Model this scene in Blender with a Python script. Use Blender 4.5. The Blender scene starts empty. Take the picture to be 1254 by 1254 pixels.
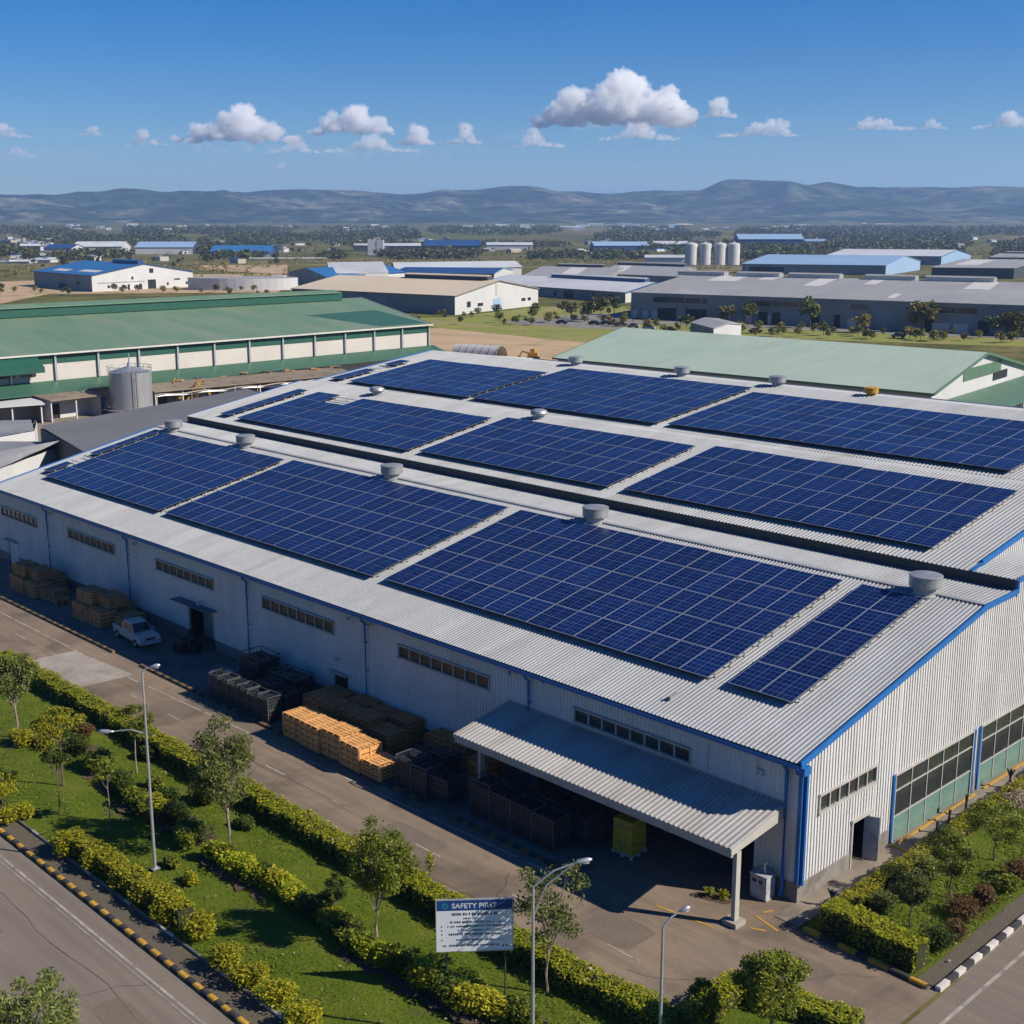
import bpy, math, random
import numpy as np
from mathutils import Vector, Matrix
R = math.radians
scn = bpy.context.scene
COL = scn.collection

# ------------------------------------------------------------------ camera
CAM = np.array([31.3587, -50.0191, 32.4385]); YAW, PIT, F = 2.370355, 0.218333, 1565.668
FW = np.array([math.cos(YAW)*math.cos(PIT), math.sin(YAW)*math.cos(PIT), -math.sin(PIT)])
RT = np.array([math.sin(YAW), -math.cos(YAW), 0.0]); UP = np.cross(RT, FW)
def ray(u, v): return FW + (u-627)/F*RT - (v-627)/F*UP          # survey helper: photo pixel -> direction
def G(u, v, z=0.0): d = ray(u, v); return CAM + d*((z-CAM[2])/d[2])
def FY(u, v, y=0.0): d = ray(u, v); return CAM + d*((y-CAM[1])/d[1])
def FX(u, v, x=0.0): d = ray(u, v); return CAM + d*((x-CAM[0])/d[0])
cd = bpy.data.cameras.new('camera'); cam = bpy.data.objects.new('camera', cd); COL.objects.link(cam)
cam.matrix_world = Matrix(((RT[0], UP[0], -FW[0], CAM[0]), (RT[1], UP[1], -FW[1], CAM[1]), (RT[2], UP[2], -FW[2], CAM[2]), (0, 0, 0, 1)))
cd.sensor_width = 36; cd.lens = 36*F/1254; cd.clip_start = 0.5; cd.clip_end = 90000
scn.camera = cam

# ------------------------------------------------------------------ helpers
def tag(o, label=None, cat=None, group=None, kind=None):
    if label: o['label'] = label
    if cat: o['category'] = cat
    if group: o['group'] = group
    if kind: o['kind'] = kind
    return o
def empty(name, loc, label, cat, group=None, rz=0.0):
    o = bpy.data.objects.new(name, None); COL.objects.link(o)
    o.location = [float(c) for c in loc]; o.rotation_euler = (0, 0, rz); o.empty_display_size = .5
    return tag(o, label, cat, group)
def copy_tree(o, parent=None):
    c = o.copy(); COL.objects.link(c)
    if parent: c.parent = parent
    for ch in list(o.children): copy_tree(ch, c)
    return c

class MB:
    """collects faces, links them as one mesh"""
    def __init__(s): s.v = []; s.f = []; s.m = []; s.uv = {}
    def poly(s, pts, m=0, uv=None):
        n = len(s.v); s.v += [tuple(map(float, p)) for p in pts]; s.f.append(tuple(range(n, n+len(pts)))); s.m.append(m)
        if uv: s.uv[len(s.f)-1] = uv
        return s
    def boxb(s, x0, x1, y0, y1, z0, z1, m=0):
        n = len(s.v); s.v += [(x0,y0,z0),(x1,y0,z0),(x1,y1,z0),(x0,y1,z0),(x0,y0,z1),(x1,y0,z1),(x1,y1,z1),(x0,y1,z1)]
        s.f += [(n+3,n+2,n+1,n),(n+4,n+5,n+6,n+7),(n,n+1,n+5,n+4),(n+1,n+2,n+6,n+5),(n+2,n+3,n+7,n+6),(n+3,n,n+4,n+7)]; s.m += [m]*6
        return s
    def box(s, c, d, rz=0.0, m=0, M=None):
        n0 = len(s.v); x, y, z = d[0]/2, d[1]/2, d[2]/2
        s.boxb(-x, x, -y, y, -z, z, m)
        T = Matrix.Translation(Vector([float(k) for k in c])) @ (M if M is not None else Matrix.Rotation(rz, 4, 'Z'))
        for i in range(n0, len(s.v)): s.v[i] = tuple(T @ Vector(s.v[i]))
        return s
    def beam(s, a, b, w, h, m=0):
        a = Vector([float(k) for k in a]); b = Vector([float(k) for k in b]); d = b-a; L = d.length
        q = d.to_track_quat('X', 'Z').to_matrix().to_4x4()
        return s.box((a+b)/2, (L, w, h), m=m, M=q)
    def tube(s, pts, rad, n=8, m=0, cap=True):
        pts = [Vector([float(k) for k in p]) for p in pts]
        if not hasattr(rad, '__len__'): rad = [rad]*len(pts)
        base = len(s.v)
        for i, p in enumerate(pts):
            d = (pts[min(i+1, len(pts)-1)] - pts[max(i-1, 0)]).normalized()
            a = d.orthogonal().normalized() if abs(d.z) < .999 else Vector((1, 0, 0))
            if abs(d.z) < .999: a = Vector((0, 0, 1)).cross(d).normalized()
            b = d.cross(a)
            for k in range(n):
                t = 2*math.pi*k/n; s.v.append(tuple(p + (a*math.cos(t) + b*math.sin(t))*rad[i]))
        for i in range(len(pts)-1):
            for k in range(n):
                q = base+i*n; k2 = (k+1) % n; s.f.append((q+k, q+k2, q+n+k2, q+n+k)); s.m.append(m)
        if cap:
            s.f.append(tuple(base+n-1-k for k in range(n))); s.m.append(m)
            q = base+(len(pts)-1)*n; s.f.append(tuple(q+k for k in range(n))); s.m.append(m)
        return s
    def lathe(s, c, prof, n=24, m=0):
        base = len(s.v)
        for r, z in prof:
            for k in range(n):
                t = 2*math.pi*k/n; s.v.append((c[0]+r*math.cos(t), c[1]+r*math.sin(t), c[2]+z))
        for i in range(len(prof)-1):
            for k in range(n):
                q = base+i*n; k2 = (k+1) % n; s.f.append((q+k, q+k2, q+n+k2, q+n+k)); s.m.append(m)
        s.f.append(tuple(base+n-1-k for k in range(n))); s.m.append(m)
        q = base+(len(prof)-1)*n; s.f.append(tuple(q+k for k in range(n))); s.m.append(m)
        return s
    def corr(s, o, u, v, L, pitch, depth, m=0, top=None):
        """ribbed sheet: ribs repeat along unit u for length L, extruded along v; normal n = u x v"""
        o, u, v = (Vector([float(k) for k in t]) for t in (o, u, v)); n = u.cross(v).normalized()
        P = []; x = 0.0
        while x < L-1e-6:
            for a, h in ((0, 0), (.5, 0), (.62, 1), (.88, 1)):
                if x+a*pitch < L: P.append((x+a*pitch, h*depth))
            x += pitch
        P.append((L, 0)); b = len(s.v)
        for t, h in P:
            vv = v if top is None else v*top(t)
            s.v += [tuple(o+u*t+n*h), tuple(o+u*t+vv+n*h)]
        for i in range(len(P)-1):
            q = b+2*i; s.f.append((q, q+2, q+3, q+1)); s.m.append(m)
        return s
    def corr_wall(s, o, u, L, z0, topf, pitch, depth, holes=(), m=0, flip=1):
        """ribbed upright sheet from z0 to topf(t), with rectangular openings (t0, t1, za, zb)"""
        o = Vector([float(k) for k in o]); u = Vector(u); n = u.cross(Vector((0, 0, 1))).normalized()*flip
        P = []; x = 0.0
        while x < L-1e-6:
            for a, h in ((0, 0), (.55, 0), (.66, 1), (.9, 1)):
                if x+a*pitch < L: P.append([x+a*pitch, h*depth])
            x += pitch
        P.append([L, 0])
        for h in holes:
            for e in h[:2]:
                if 0 < e < L: min(P, key=lambda q: abs(q[0]-e))[0] = e
        P.sort()
        for i in range(len(P)-1):
            (ta, ha), (tb, hb) = P[i], P[i+1]
            if tb-ta < 1e-5: continue
            mid = (ta+tb)/2; iv = [(z0, None)]
            cuts = sorted([(h[2], h[3]) for h in holes if h[0] < mid < h[1]]); segs = []; cur = z0
            for za, zb in cuts:
                if za > cur+1e-4: segs.append((cur, za))
                cur = max(cur, zb)
            segs.append((cur, None))
            for za, zb in segs:
                zA = topf(ta) if zb is None else zb; zB = topf(tb) if zb is None else zb
                if min(zA, zB) <= za: continue
                pa = o+u*ta+n*ha; pb = o+u*tb+n*hb
                s.poly([(pa.x, pa.y, za), (pb.x, pb.y, za), (pb.x, pb.y, zB), (pa.x, pa.y, zA)], m)
        return s
    def arr(s, V, Fc, m=0):
        b = len(s.v); s.v += [tuple(q) for q in V.tolist()]; s.f += [tuple(q) for q in (Fc+b).tolist()]; s.m += [m]*len(Fc); return s
    def build(s, name, mats, parent=None, smooth=False, loc=None):
        if not isinstance(mats, (list, tuple)): mats = [mats]
        off = Vector((0, 0, 0)); p = parent
        while p: off += p.location; p = p.parent
        if loc is not None: off = Vector([float(k) for k in loc])
        V = np.array(s.v, dtype=float) - np.array(off)
        me = bpy.data.meshes.new(name); me.from_pydata(V.tolist(), [], s.f)
        for mt in mats: me.materials.append(mt)
        me.polygons.foreach_set('material_index', s.m)
        if smooth: me.polygons.foreach_set('use_smooth', [True]*len(s.f))
        if s.uv:
            ul = me.uv_layers.new(name='UVMap')
            for fi, uv in s.uv.items():
                for k, li in enumerate(me.polygons[fi].loop_indices): ul.data[li].uv = uv[k]
        me.update()
        o = bpy.data.objects.new(name, me); COL.objects.link(o)
        if parent: o.parent = parent
        elif loc is not None: o.location = off
        return o

# ------------------------------------------------------------------ materials
def ramp(nt, fac, stops):
    r = nt.nodes.new('ShaderNodeValToRGB'); nt.links.new(fac, r.inputs[0]); e = r.color_ramp.elements
    while len(e) < len(stops): e.new(.5)
    for i, (p, c) in enumerate(stops): e[i].position = p; e[i].color = (c[0], c[1], c[2], 1) if hasattr(c, '__len__') else (c, c, c, 1)
    return r.outputs[0]
def mixc(nt, fac, a, b):
    n = nt.nodes.new('ShaderNodeMix'); n.data_type = 'RGBA'
    for sock, val in ((n.inputs['Factor'], fac), (n.inputs['A'], a), (n.inputs['B'], b)):
        if sock.type == 'RGBA' and sock.name != 'A' and sock.name != 'B': pass
    def put(i, val):
        if hasattr(val, 'is_output'): nt.links.new(val, n.inputs[i])
        elif hasattr(val, '__len__'): n.inputs[i].default_value = (val[0], val[1], val[2], 1)
        else: n.inputs[i].default_value = val
    put(0, fac); put(6, a); put(7, b)
    return n.outputs[2]
def noise(nt, vec, scale, detail=4, rough=.6, dist=0):
    n = nt.nodes.new('ShaderNodeTexNoise'); n.inputs['Scale'].default_value = scale; n.inputs['Detail'].default_value = detail
    n.inputs['Roughness'].default_value = rough; n.inputs['Distortion'].default_value = dist
    if vec is not None: nt.links.new(vec, n.inputs['Vector'])
    return n.outputs['Fac']
def coords(nt, kind='Object', sc=(1, 1, 1)):
    if kind == 'World':
        g = nt.nodes.new('ShaderNodeNewGeometry'); out = g.outputs['Position']
    else:
        t = nt.nodes.new('ShaderNodeTexCoord'); out = t.outputs[kind]
    if sc != (1, 1, 1):
        mp = nt.nodes.new('ShaderNodeMapping'); mp.inputs['Scale'].default_value = sc; nt.links.new(out, mp.inputs[0]); out = mp.outputs[0]
    return out
def base(name):
    m = bpy.data.materials.new(name); m.use_nodes = True; nt = m.node_tree
    return m, nt, nt.nodes['Principled BSDF']
def mk(name, c1, c2=None, scale=.5, stain=None, sscale=.15, samt=(.5, .75), rough=.6, metal=0.0, bump=0.0, bscale=20, stretch=(1, 1, 1), spec=.4, fine=.12, fscale=8, streak=0, sheet=None):
    m, nt, b = base(name); w = coords(nt, 'World', stretch); w0 = coords(nt, 'World')
    c2 = c2 or tuple(k*.82 for k in c1)
    col = ramp(nt, noise(nt, w, scale, 6), [(.3, c1), (.7, c2)])
    if fine:
        f = ramp(nt, noise(nt, w0, fscale, 5), [(.3, 1-fine), (.7, 1+fine)])
        mu = nt.nodes.new('ShaderNodeMix'); mu.data_type = 'RGBA'; mu.blend_type = 'MULTIPLY'; mu.inputs[0].default_value = 1
        nt.links.new(col, mu.inputs[6]); nt.links.new(f, mu.inputs[7]); col = mu.outputs[2]
    if sheet:
        mode, sw, sh, amt = sheet; sx = nt.nodes.new('ShaderNodeSeparateXYZ'); nt.links.new(w0, sx.inputs[0]); cx = nt.nodes.new('ShaderNodeCombineXYZ')
        if mode == 'wall':
            ad = nt.nodes.new('ShaderNodeMath'); nt.links.new(sx.outputs[0], ad.inputs[0]); nt.links.new(sx.outputs[1], ad.inputs[1]); nt.links.new(ad.outputs[0], cx.inputs[0]); nt.links.new(sx.outputs[2], cx.inputs[1])
        elif mode == 'x': nt.links.new(sx.outputs[0], cx.inputs[0]); nt.links.new(sx.outputs[1], cx.inputs[1])
        else: nt.links.new(sx.outputs[1], cx.inputs[0]); nt.links.new(sx.outputs[0], cx.inputs[1])
        br = nt.nodes.new('ShaderNodeTexBrick'); br.offset = .5; br.inputs['Scale'].default_value = 1; br.inputs['Brick Width'].default_value = sw; br.inputs['Row Height'].default_value = sh; br.inputs['Mortar Size'].default_value = .02; br.inputs['Mortar Smooth'].default_value = .5
        for key, k in (('Color1', 1-amt), ('Color2', 1+amt), ('Mortar', 1-2.2*amt)): br.inputs[key].default_value = (k, k, k, 1)
        nt.links.new(cx.outputs[0], br.inputs['Vector']); mu = nt.nodes.new('ShaderNodeMix'); mu.data_type = 'RGBA'; mu.blend_type = 'MULTIPLY'; mu.inputs[0].default_value = 1
        nt.links.new(col, mu.inputs[6]); nt.links.new(br.outputs[0], mu.inputs[7]); col = mu.outputs[2]
    if streak:
        f = ramp(nt, noise(nt, coords(nt, 'World', (.035, 1.1, 1)), 1.3, 5, .6), [(.35, 1-streak), (.65, 1+streak*.7)])
        mu = nt.nodes.new('ShaderNodeMix'); mu.data_type = 'RGBA'; mu.blend_type = 'MULTIPLY'; mu.inputs[0].default_value = 1
        nt.links.new(col, mu.inputs[6]); nt.links.new(f, mu.inputs[7]); col = mu.outputs[2]
    if stain:
        s = ramp(nt, noise(nt, w, sscale, 8, .65, .5), [(samt[0], 0), (samt[1], 1)])
        col = mixc(nt, s, col, stain)
    nt.links.new(col, b.inputs['Base Color'])
    b.inputs['Roughness'].default_value = rough; b.inputs['Metallic'].default_value = metal; b.inputs['Specular IOR Level'].default_value = spec
    if bump:
        bp = nt.nodes.new('ShaderNodeBump'); bp.inputs['Strength'].default_value = bump; bp.inputs['Distance'].default_value = .05
        nt.links.new(noise(nt, w0, bscale, 5), bp.inputs['Height']); nt.links.new(bp.outputs[0], b.inputs['Normal'])
    return m
def leafmat(name, a, b_, c, trans=.35, rough=.5):
    """leaf colours vary leaf by leaf"""
    m, nt, b = base(name); g = nt.nodes.new('ShaderNodeNewGeometry')
    col = ramp(nt, g.outputs['Random Per Island'], [(0.05, a), (.5, b_), (.95, c)])
    oi = nt.nodes.new('ShaderNodeObjectInfo')
    hs = nt.nodes.new('ShaderNodeHueSaturation'); mr = nt.nodes.new('ShaderNodeMapRange'); mr.inputs[3].default_value = .8; mr.inputs[4].default_value = 1.2
    nt.links.new(oi.outputs['Random'], mr.inputs[0]); nt.links.new(mr.outputs[0], hs.inputs['Value']); nt.links.new(col, hs.inputs['Color']); col = hs.outputs[0]
    nt.links.new(col, b.inputs['Base Color']); b.inputs['Roughness'].default_value = rough; b.inputs['Specular IOR Level'].default_value = .25
    t = nt.nodes.new('ShaderNodeBsdfTranslucent'); nt.links.new(col, t.inputs[0])
    mx = nt.nodes.new('ShaderNodeMixShader'); mx.inputs[0].default_value = trans
    nt.links.new(b.outputs[0], mx.inputs[1]); nt.links.new(t.outputs[0], mx.inputs[2]); nt.links.new(mx.outputs[0], nt.nodes['Material Output'].inputs[0])
    return m
def solar_mat():
    m, nt, b = base('solar_cells')
    uv = nt.nodes.new('ShaderNodeTexCoord').outputs['UV']
    br = nt.nodes.new('ShaderNodeTexBrick'); br.offset = 0; br.inputs['Scale'].default_value = 1; br.inputs['Mortar Size'].default_value = .042
    br.inputs['Brick Width'].default_value = 1; br.inputs['Row Height'].default_value = 1; br.inputs['Mortar Smooth'].default_value = .3
    br.inputs['Color1'].default_value = (.0022, .0095, .058, 1); br.inputs['Color2'].default_value = (.0032, .0135, .080, 1); br.inputs['Mortar'].default_value = (.052, .086, .205, 1)
    nt.links.new(uv, br.inputs['Vector'])
    w = coords(nt, 'World', (.9, 2.2, 1)); d = ramp(nt, noise(nt, w, .9, 7, .68, .8), [(.52, 0), (.80, .62)])   # paler blue patches at random
    w2 = coords(nt, 'World'); d2 = ramp(nt, noise(nt, w2, .12, 3), [(.35, .25), (.7, 1)])
    mm = nt.nodes.new('ShaderNodeMath'); mm.operation = 'MULTIPLY'; nt.links.new(d, mm.inputs[0]); nt.links.new(d2, mm.inputs[1])
    oi = nt.nodes.new('ShaderNodeObjectInfo'); hs = nt.nodes.new('ShaderNodeHueSaturation'); mr = nt.nodes.new('ShaderNodeMapRange')
    mr.inputs[3].default_value = .8; mr.inputs[4].default_value = 1.22; nt.links.new(oi.outputs['Random'], mr.inputs[0]); nt.links.new(mr.outputs[0], hs.inputs['Value']); nt.links.new(br.outputs[0], hs.inputs['Color'])
    col = mixc(nt, mm.outputs[0], hs.outputs[0], (.055, .09, .20))
    nt.links.new(col, b.inputs['Base Color']); b.inputs['Specular IOR Level'].default_value = .2; nt.links.new(ramp(nt, noise(nt, w2, .5, 4), [(.3, .16), (.7, .4)]), b.inputs['Roughness'])
    return m

M = {}
M['roof'] = mk('galvanised_roof', (.35, .36, .365), (.285, .295, .302), .35, stain=(.215, .205, .185), sscale=.26, samt=(.54, .82), rough=.6, metal=.0, stretch=(1, .25, 1), sheet=('x', 1.04, 6.3, .055))
M['canopy'] = mk('canopy_sheet', (.40, .385, .365), (.32, .31, .295), .5, stain=(.25, .21, .17), sscale=.5, samt=(.52, .8), spec=.1, rough=.8, metal=0, stretch=(1, .3, 1))
M['wall'] = mk('wall_sheet', (.61, .60, .58), (.54, .53, .512), .4, stain=(.36, .315, .26), sscale=1.1, samt=(.56, .9), rough=.55, stretch=(1, 1, .07), sheet=('wall', 1.08, 3.4, .035))
M['blue'] = mk('blue_trim', (.012, .105, .32), (.018, .13, .37), 1.5, rough=.45)
M['plinth'] = mk('block_plinth', (.24, .22, .19), (.15, .14, .13), 1.2, stain=(.09, .08, .07), sscale=.8, rough=.9, bump=.4, bscale=6)
M['dark'] = mk('dark_opening', (.012, .012, .013), rough=.7)
M['glass'] = mk('window_glass', (.022, .026, .028), (.04, .042, .04), 1.2, rough=.12, spec=.6)
M['glassbrown'] = mk('dusty_window_pane', (.085, .060, .038), (.05, .038, .028), 2.0, rough=.35)
M['frame'] = mk('window_frame', (.42, .40, .36), (.33, .31, .28), 2, rough=.6)
M['alu'] = mk('aluminium', (.60, .61, .62), rough=.35, metal=.6)
M['steel'] = mk('galvanised_steel', (.50, .51, .52), (.38, .39, .40), 2, stain=(.28, .2, .14), sscale=2.5, samt=(.62, .85), rough=.42, metal=.55)
M['vent'] = mk('vent_steel', (.42, .425, .43), (.30, .305, .31), 1.5, stain=(.26, .19, .13), sscale=1.6, samt=(.58, .8), rough=.45, metal=.5)
M['ventrust'] = mk('rusty_steel', (.30, .22, .15), (.42, .40, .37), 3, rough=.7, metal=.2)
M['ventyellow'] = mk('yellow_paint', (.50, .28, .02), (.40, .20, .02), 3, rough=.5)
M['gutter'] = mk('valley_gutter_and_shade', (.055, .06, .065), (.035, .04, .045), 1, rough=.6)
M['asphalt'] = mk('asphalt', (.225, .168, .118), (.170, .128, .092), .25, stain=(.095, .074, .056), sscale=.22, samt=(.48, .70), rough=.92, bump=.25, bscale=30, fine=.16, fscale=14, streak=.16)
M['asphalt2'] = mk('asphalt_front', (.180, .148, .116), (.150, .124, .098), .12, stain=(.215, .175, .135), sscale=.12, samt=(.5, .8), rough=.92, bump=.25, bscale=30, fine=.14, fscale=16, stretch=(.35, 1, 1), streak=.12)
M['apron'] = mk('concrete_apron', (.15, .135, .115), (.105, .095, .085), .4, stain=(.06, .052, .045), sscale=.4, rough=.9, bump=.2)
M['concrete'] = mk('pale_concrete', (.34, .305, .26), (.26, .23, .195), .5, stain=(.13, .118, .10), sscale=.4, samt=(.5, .8), rough=.9, bump=.2)
M['walk'] = mk('footway_concrete', (.26, .215, .165), (.19, .158, .125), .6, stain=(.10, .085, .07), sscale=.5, rough=.92, bump=.3)
def paver_mat():
    m, nt, b = base('brick_pavers'); w = coords(nt, 'World')
    br = nt.nodes.new('ShaderNodeTexBrick'); br.inputs['Scale'].default_value = 3.2; br.inputs['Mortar Size'].default_value = .03
    br.inputs['Color1'].default_value = (.135, .105, .075, 1); br.inputs['Color2'].default_value = (.095, .076, .058, 1); br.inputs['Mortar'].default_value = (.045, .042, .03, 1)
    nt.links.new(w, br.inputs['Vector'])
    col = mixc(nt, ramp(nt, noise(nt, w, .8, 6), [(.45, 0), (.7, .7)]), br.outputs[0], (.08, .075, .04))
    nt.links.new(col, b.inputs['Base Color']); b.inputs['Roughness'].default_value = .95
    return m
M['paver'] = paver_mat()
M['kyellow2'] = mk('dull_kerb_yellow', (.28, .155, .03), (.15, .095, .04), 2, stain=(.07, .06, .05), sscale=1.2, samt=(.45, .62), rough=.85)  # darker, duller yellow than the other kerbs
M['pipeblue'] = mk('shade_lifted_pipe_blue', (.02, .14, .42), (.03, .16, .46), 1.5, rough=.4)  # trim blue lightened because these pipes stand in shade
M['white_paint'] = mk('road_paint', (.40, .365, .31), (.24, .215, .18), 1.5, stain=(.14, .122, .10), sscale=1.1, samt=(.48, .68), rough=.8)
M['kyellow'] = mk('kerb_yellow', (.50, .29, .035), (.36, .20, .03), 2, stain=(.16, .12, .08), sscale=2, samt=(.58, .8), rough=.75)
M['kblack'] = mk('kerb_black', (.028, .028, .03), (.05, .047, .043), 2, rough=.75)
M['kwhite'] = mk('kerb_white', (.60, .57, .52), (.44, .41, .37), 2, rough=.75)
M['kgrey'] = mk('kerb_edging', (.25, .235, .21), (.13, .12, .11), .9, rough=.9)
def lawn_mat():
    m, nt, b = base('lawn_grass'); w = coords(nt, 'World')
    col = ramp(nt, noise(nt, w, .45, 6, .6), [(.25, (.070, .105, .009)), (.5, (.100, .140, .011)), (.75, (.145, .16, .020))])
    f = ramp(nt, noise(nt, w, 7, 6, .7), [(.3, .55), (.7, 1.35)])
    mu = nt.nodes.new('ShaderNodeMix'); mu.data_type = 'RGBA'; mu.blend_type = 'MULTIPLY'; mu.inputs[0].default_value = 1
    nt.links.new(col, mu.inputs[6]); nt.links.new(f, mu.inputs[7])
    bare = ramp(nt, noise(nt, w, .33, 8, .7, .6), [(.56, 0), (.72, .8)])
    col = mixc(nt, bare, mu.outputs[2], (.115, .088, .045))
    nt.links.new(col, b.inputs['Base Color']); b.inputs['Roughness'].default_value = .9; b.inputs['Specular IOR Level'].default_value = .1
    bp = nt.nodes.new('ShaderNodeBump'); bp.inputs['Strength'].default_value = .9; bp.inputs['Distance'].default_value = .12
    nt.links.new(noise(nt, w, 9, 6, .75), bp.inputs['Height']); nt.links.new(bp.outputs[0], b.inputs['Normal'])
    return m
M['lawn'] = lawn_mat()
M['mulch'] = mk('mulch_soil', (.060, .038, .024), (.095, .062, .036), 2, rough=.95, bump=.7, bscale=9, fine=.3)
M['wood'] = mk('crate_wood', (.68, .36, .125), (.52, .27, .088), 1.8, stain=(.34, .145, .04), sscale=1.6, samt=(.5, .8), rough=.75, fine=.25, fscale=14)
M['wood3'] = mk('brown_crate_timber', (.58, .215, .065), (.44, .155, .045), 1.8, stain=(.26, .10, .035), sscale=1.6, samt=(.5, .8), rough=.8, fine=.25, fscale=14)  # crate wood reddened against the blue shade of the rear rows
M['woodgap'] = mk('painted_gap_shade', (.11, .055, .02), (.07, .035, .014), 2, rough=.9)  # dark inner box paints the shade between slats
M['wood2'] = mk('old_crate_wood', (.46, .25, .105), (.34, .18, .07), 1.8, stain=(.10, .07, .045), sscale=1.6, rough=.85, fine=.25, fscale=12)
M['black'] = mk('black_plastic', (.011, .013, .014), (.020, .022, .023), 2, rough=.42)
M['blackbar'] = mk('black_steel_bar', (.060, .064, .066), (.12, .125, .13), 3, rough=.45, metal=.2)
M['cream'] = mk('cream_wall', (.50, .465, .42), (.45, .42, .38), .12, stain=(.36, .31, .25), sscale=.15, samt=(.6, .9), rough=.8)
M['greenroof'] = mk('green_roof', (.105, .19, .115), (.125, .205, .135), .05, stain=(.19, .225, .155), sscale=.09, samt=(.48, .75), rough=.6, stretch=(.3, 1, 1), sheet=('y', 1.0, 9, .05))
M['greenroof2'] = mk('dark_green_sheet', (.030, .095, .062), (.038, .11, .072), .1, rough=.55)
M['greendark'] = mk('green_fascia', (.012, .080, .052), rough=.5)
M['palegreen'] = mk('pale_green_roof', (.36, .45, .35), (.385, .465, .37), .06, stain=(.32, .39, .31), sscale=.1, rough=.6, sheet=('x', 1.0, 8, .035))
M['palegreen_trim'] = mk('green_verge', (.085, .16, .10), rough=.55)
M['beige'] = mk('beige_roof', (.60, .50, .36), (.55, .455, .325), .04, rough=.65)
M['beigewall'] = mk('beige_wall', (.40, .35, .27), (.33, .29, .22), .2, rough=.8)
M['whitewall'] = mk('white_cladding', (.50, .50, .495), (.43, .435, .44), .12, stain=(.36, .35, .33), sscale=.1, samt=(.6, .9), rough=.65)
M['greywall'] = mk('grey_and_shaded_cladding', (.26, .26, .255), (.20, .20, .20), .15, stain=(.13, .125, .12), sscale=.1, rough=.75)  # also painted on the shaded sides of white halls
M['greyroof'] = mk('weathered_grey_roof', (.30, .30, .29), (.27, .27, .265), .03, stain=(.40, .39, .37), sscale=.02, samt=(.6, .75), rough=.65, sheet=('x', 2.2, 14, .06))
M['darkroof'] = mk('dark_bitumen_roof', (.17, .17, .17), (.135, .136, .138), .15, stain=(.19, .185, .18), sscale=.2, samt=(.6, .85), rough=.7, stretch=(1, .4, 1))
M['tent'] = mk('tarpaulin_roof', (.22, .225, .235), (.17, .175, .185), .2, stain=(.34, .33, .31), sscale=.25, samt=(.58, .85), rough=.6)
M['bluemetal'] = mk('blue_roof', (.026, .13, .31), (.034, .15, .345), .03, rough=.5)
M['bluedark'] = mk('dark_blue_roof', (.016, .055, .16), (.022, .068, .19), .05, rough=.5)
M['bluepale'] = mk('pale_blue_roof', (.24, .36, .52), (.28, .40, .55), .02, rough=.5)
M['whiteroof'] = mk('white_roof', (.55, .56, .57), (.47, .48, .49), .02, stain=(.34, .34, .33), sscale=.02, rough=.55)
M['rooflight'] = mk('roof_light_sheet', (.62, .60, .55), rough=.5)
M['rustroof'] = mk('rusty_flat_roof', (.235, .19, .14), (.17, .135, .10), .2, stain=(.10, .075, .055), sscale=.35, rough=.85)
M['silo'] = mk('silo_steel', (.46, .47, .48), (.36, .37, .38), .3, stain=(.24, .20, .16), sscale=.5, samt=(.6, .85), rough=.35, metal=.6, stretch=(1, 1, .15))
M['silow'] = mk('silo_white', (.55, .55, .53), (.46, .46, .45), .2, rough=.5)
M['yellowpipe'] = mk('yellow_pipe', (.42, .24, .03), (.25, .14, .03), 1.5, rough=.6)
M['carwhite'] = mk('white_car_paint', (.42, .43, .43), rough=.25, spec=.6, fine=0)
M['carglass'] = mk('car_glass', (.01, .011, .012), rough=.08, spec=.6, fine=0)
M['tyre'] = mk('tyre_rubber', (.012, .012, .012), rough=.85)
M['lampglass'] = mk('lamp_lens', (.55, .56, .55), rough=.2)
M['bark'] = mk('bark', (.17, .125, .085), (.11, .08, .055), 4, rough=.9, bump=.5, bscale=14)
M['barkpale'] = mk('pale_bark', (.30, .24, .17), (.20, .155, .11), 4, rough=.9, bump=.5, bscale=14)
M['leaf_mid'] = leafmat('leaf_mid_green', (.060, .092, .008), (.135, .170, .014), (.27, .27, .026))
M['leaf_dull'] = leafmat('leaf_dull_green', (.060, .092, .018), (.130, .162, .032), (.24, .245, .062))
M['leaf_yellow'] = leafmat('leaf_yellow_green', (.15, .165, .008), (.31, .305, .014), (.46, .40, .028))
M['leaf_hedge'] = leafmat('leaf_hedge', (.14, .185, .009), (.30, .335, .014), (.48, .445, .024))
M['leaf_dark'] = leafmat('leaf_dark_green', (.028, .050, .008), (.055, .085, .012), (.12, .145, .018))
M['leaf_brown'] = leafmat('leaf_rusty', (.085, .038, .016), (.14, .075, .026), (.20, .135, .045))
M['leaf_pink'] = leafmat('leaf_pale_blossom', (.34, .27, .20), (.42, .34, .27), (.30, .26, .14))
M['leaf_far'] = leafmat('leaf_far', (.050, .058, .012), (.095, .100, .022), (.16, .148, .040), trans=.2)
M['leaf_far2'] = leafmat('leaf_far_dry', (.12, .11, .022), (.21, .185, .040), (.32, .25, .07), trans=.2)
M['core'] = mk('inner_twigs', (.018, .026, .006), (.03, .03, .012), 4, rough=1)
M['solar'] = solar_mat()
M['signwhite'] = mk('sign_face', (.72, .73, .75), (.66, .67, .70), 1, rough=.5, fine=0)
M['signblue'] = mk('sign_band', (.010, .055, .22), rough=.5, fine=0)
M['signtext'] = mk('sign_lettering', (.62, .64, .66), rough=.5, fine=0)
M['signink'] = mk('sign_ink', (.035, .055, .10), rough=.5, fine=0)
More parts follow.
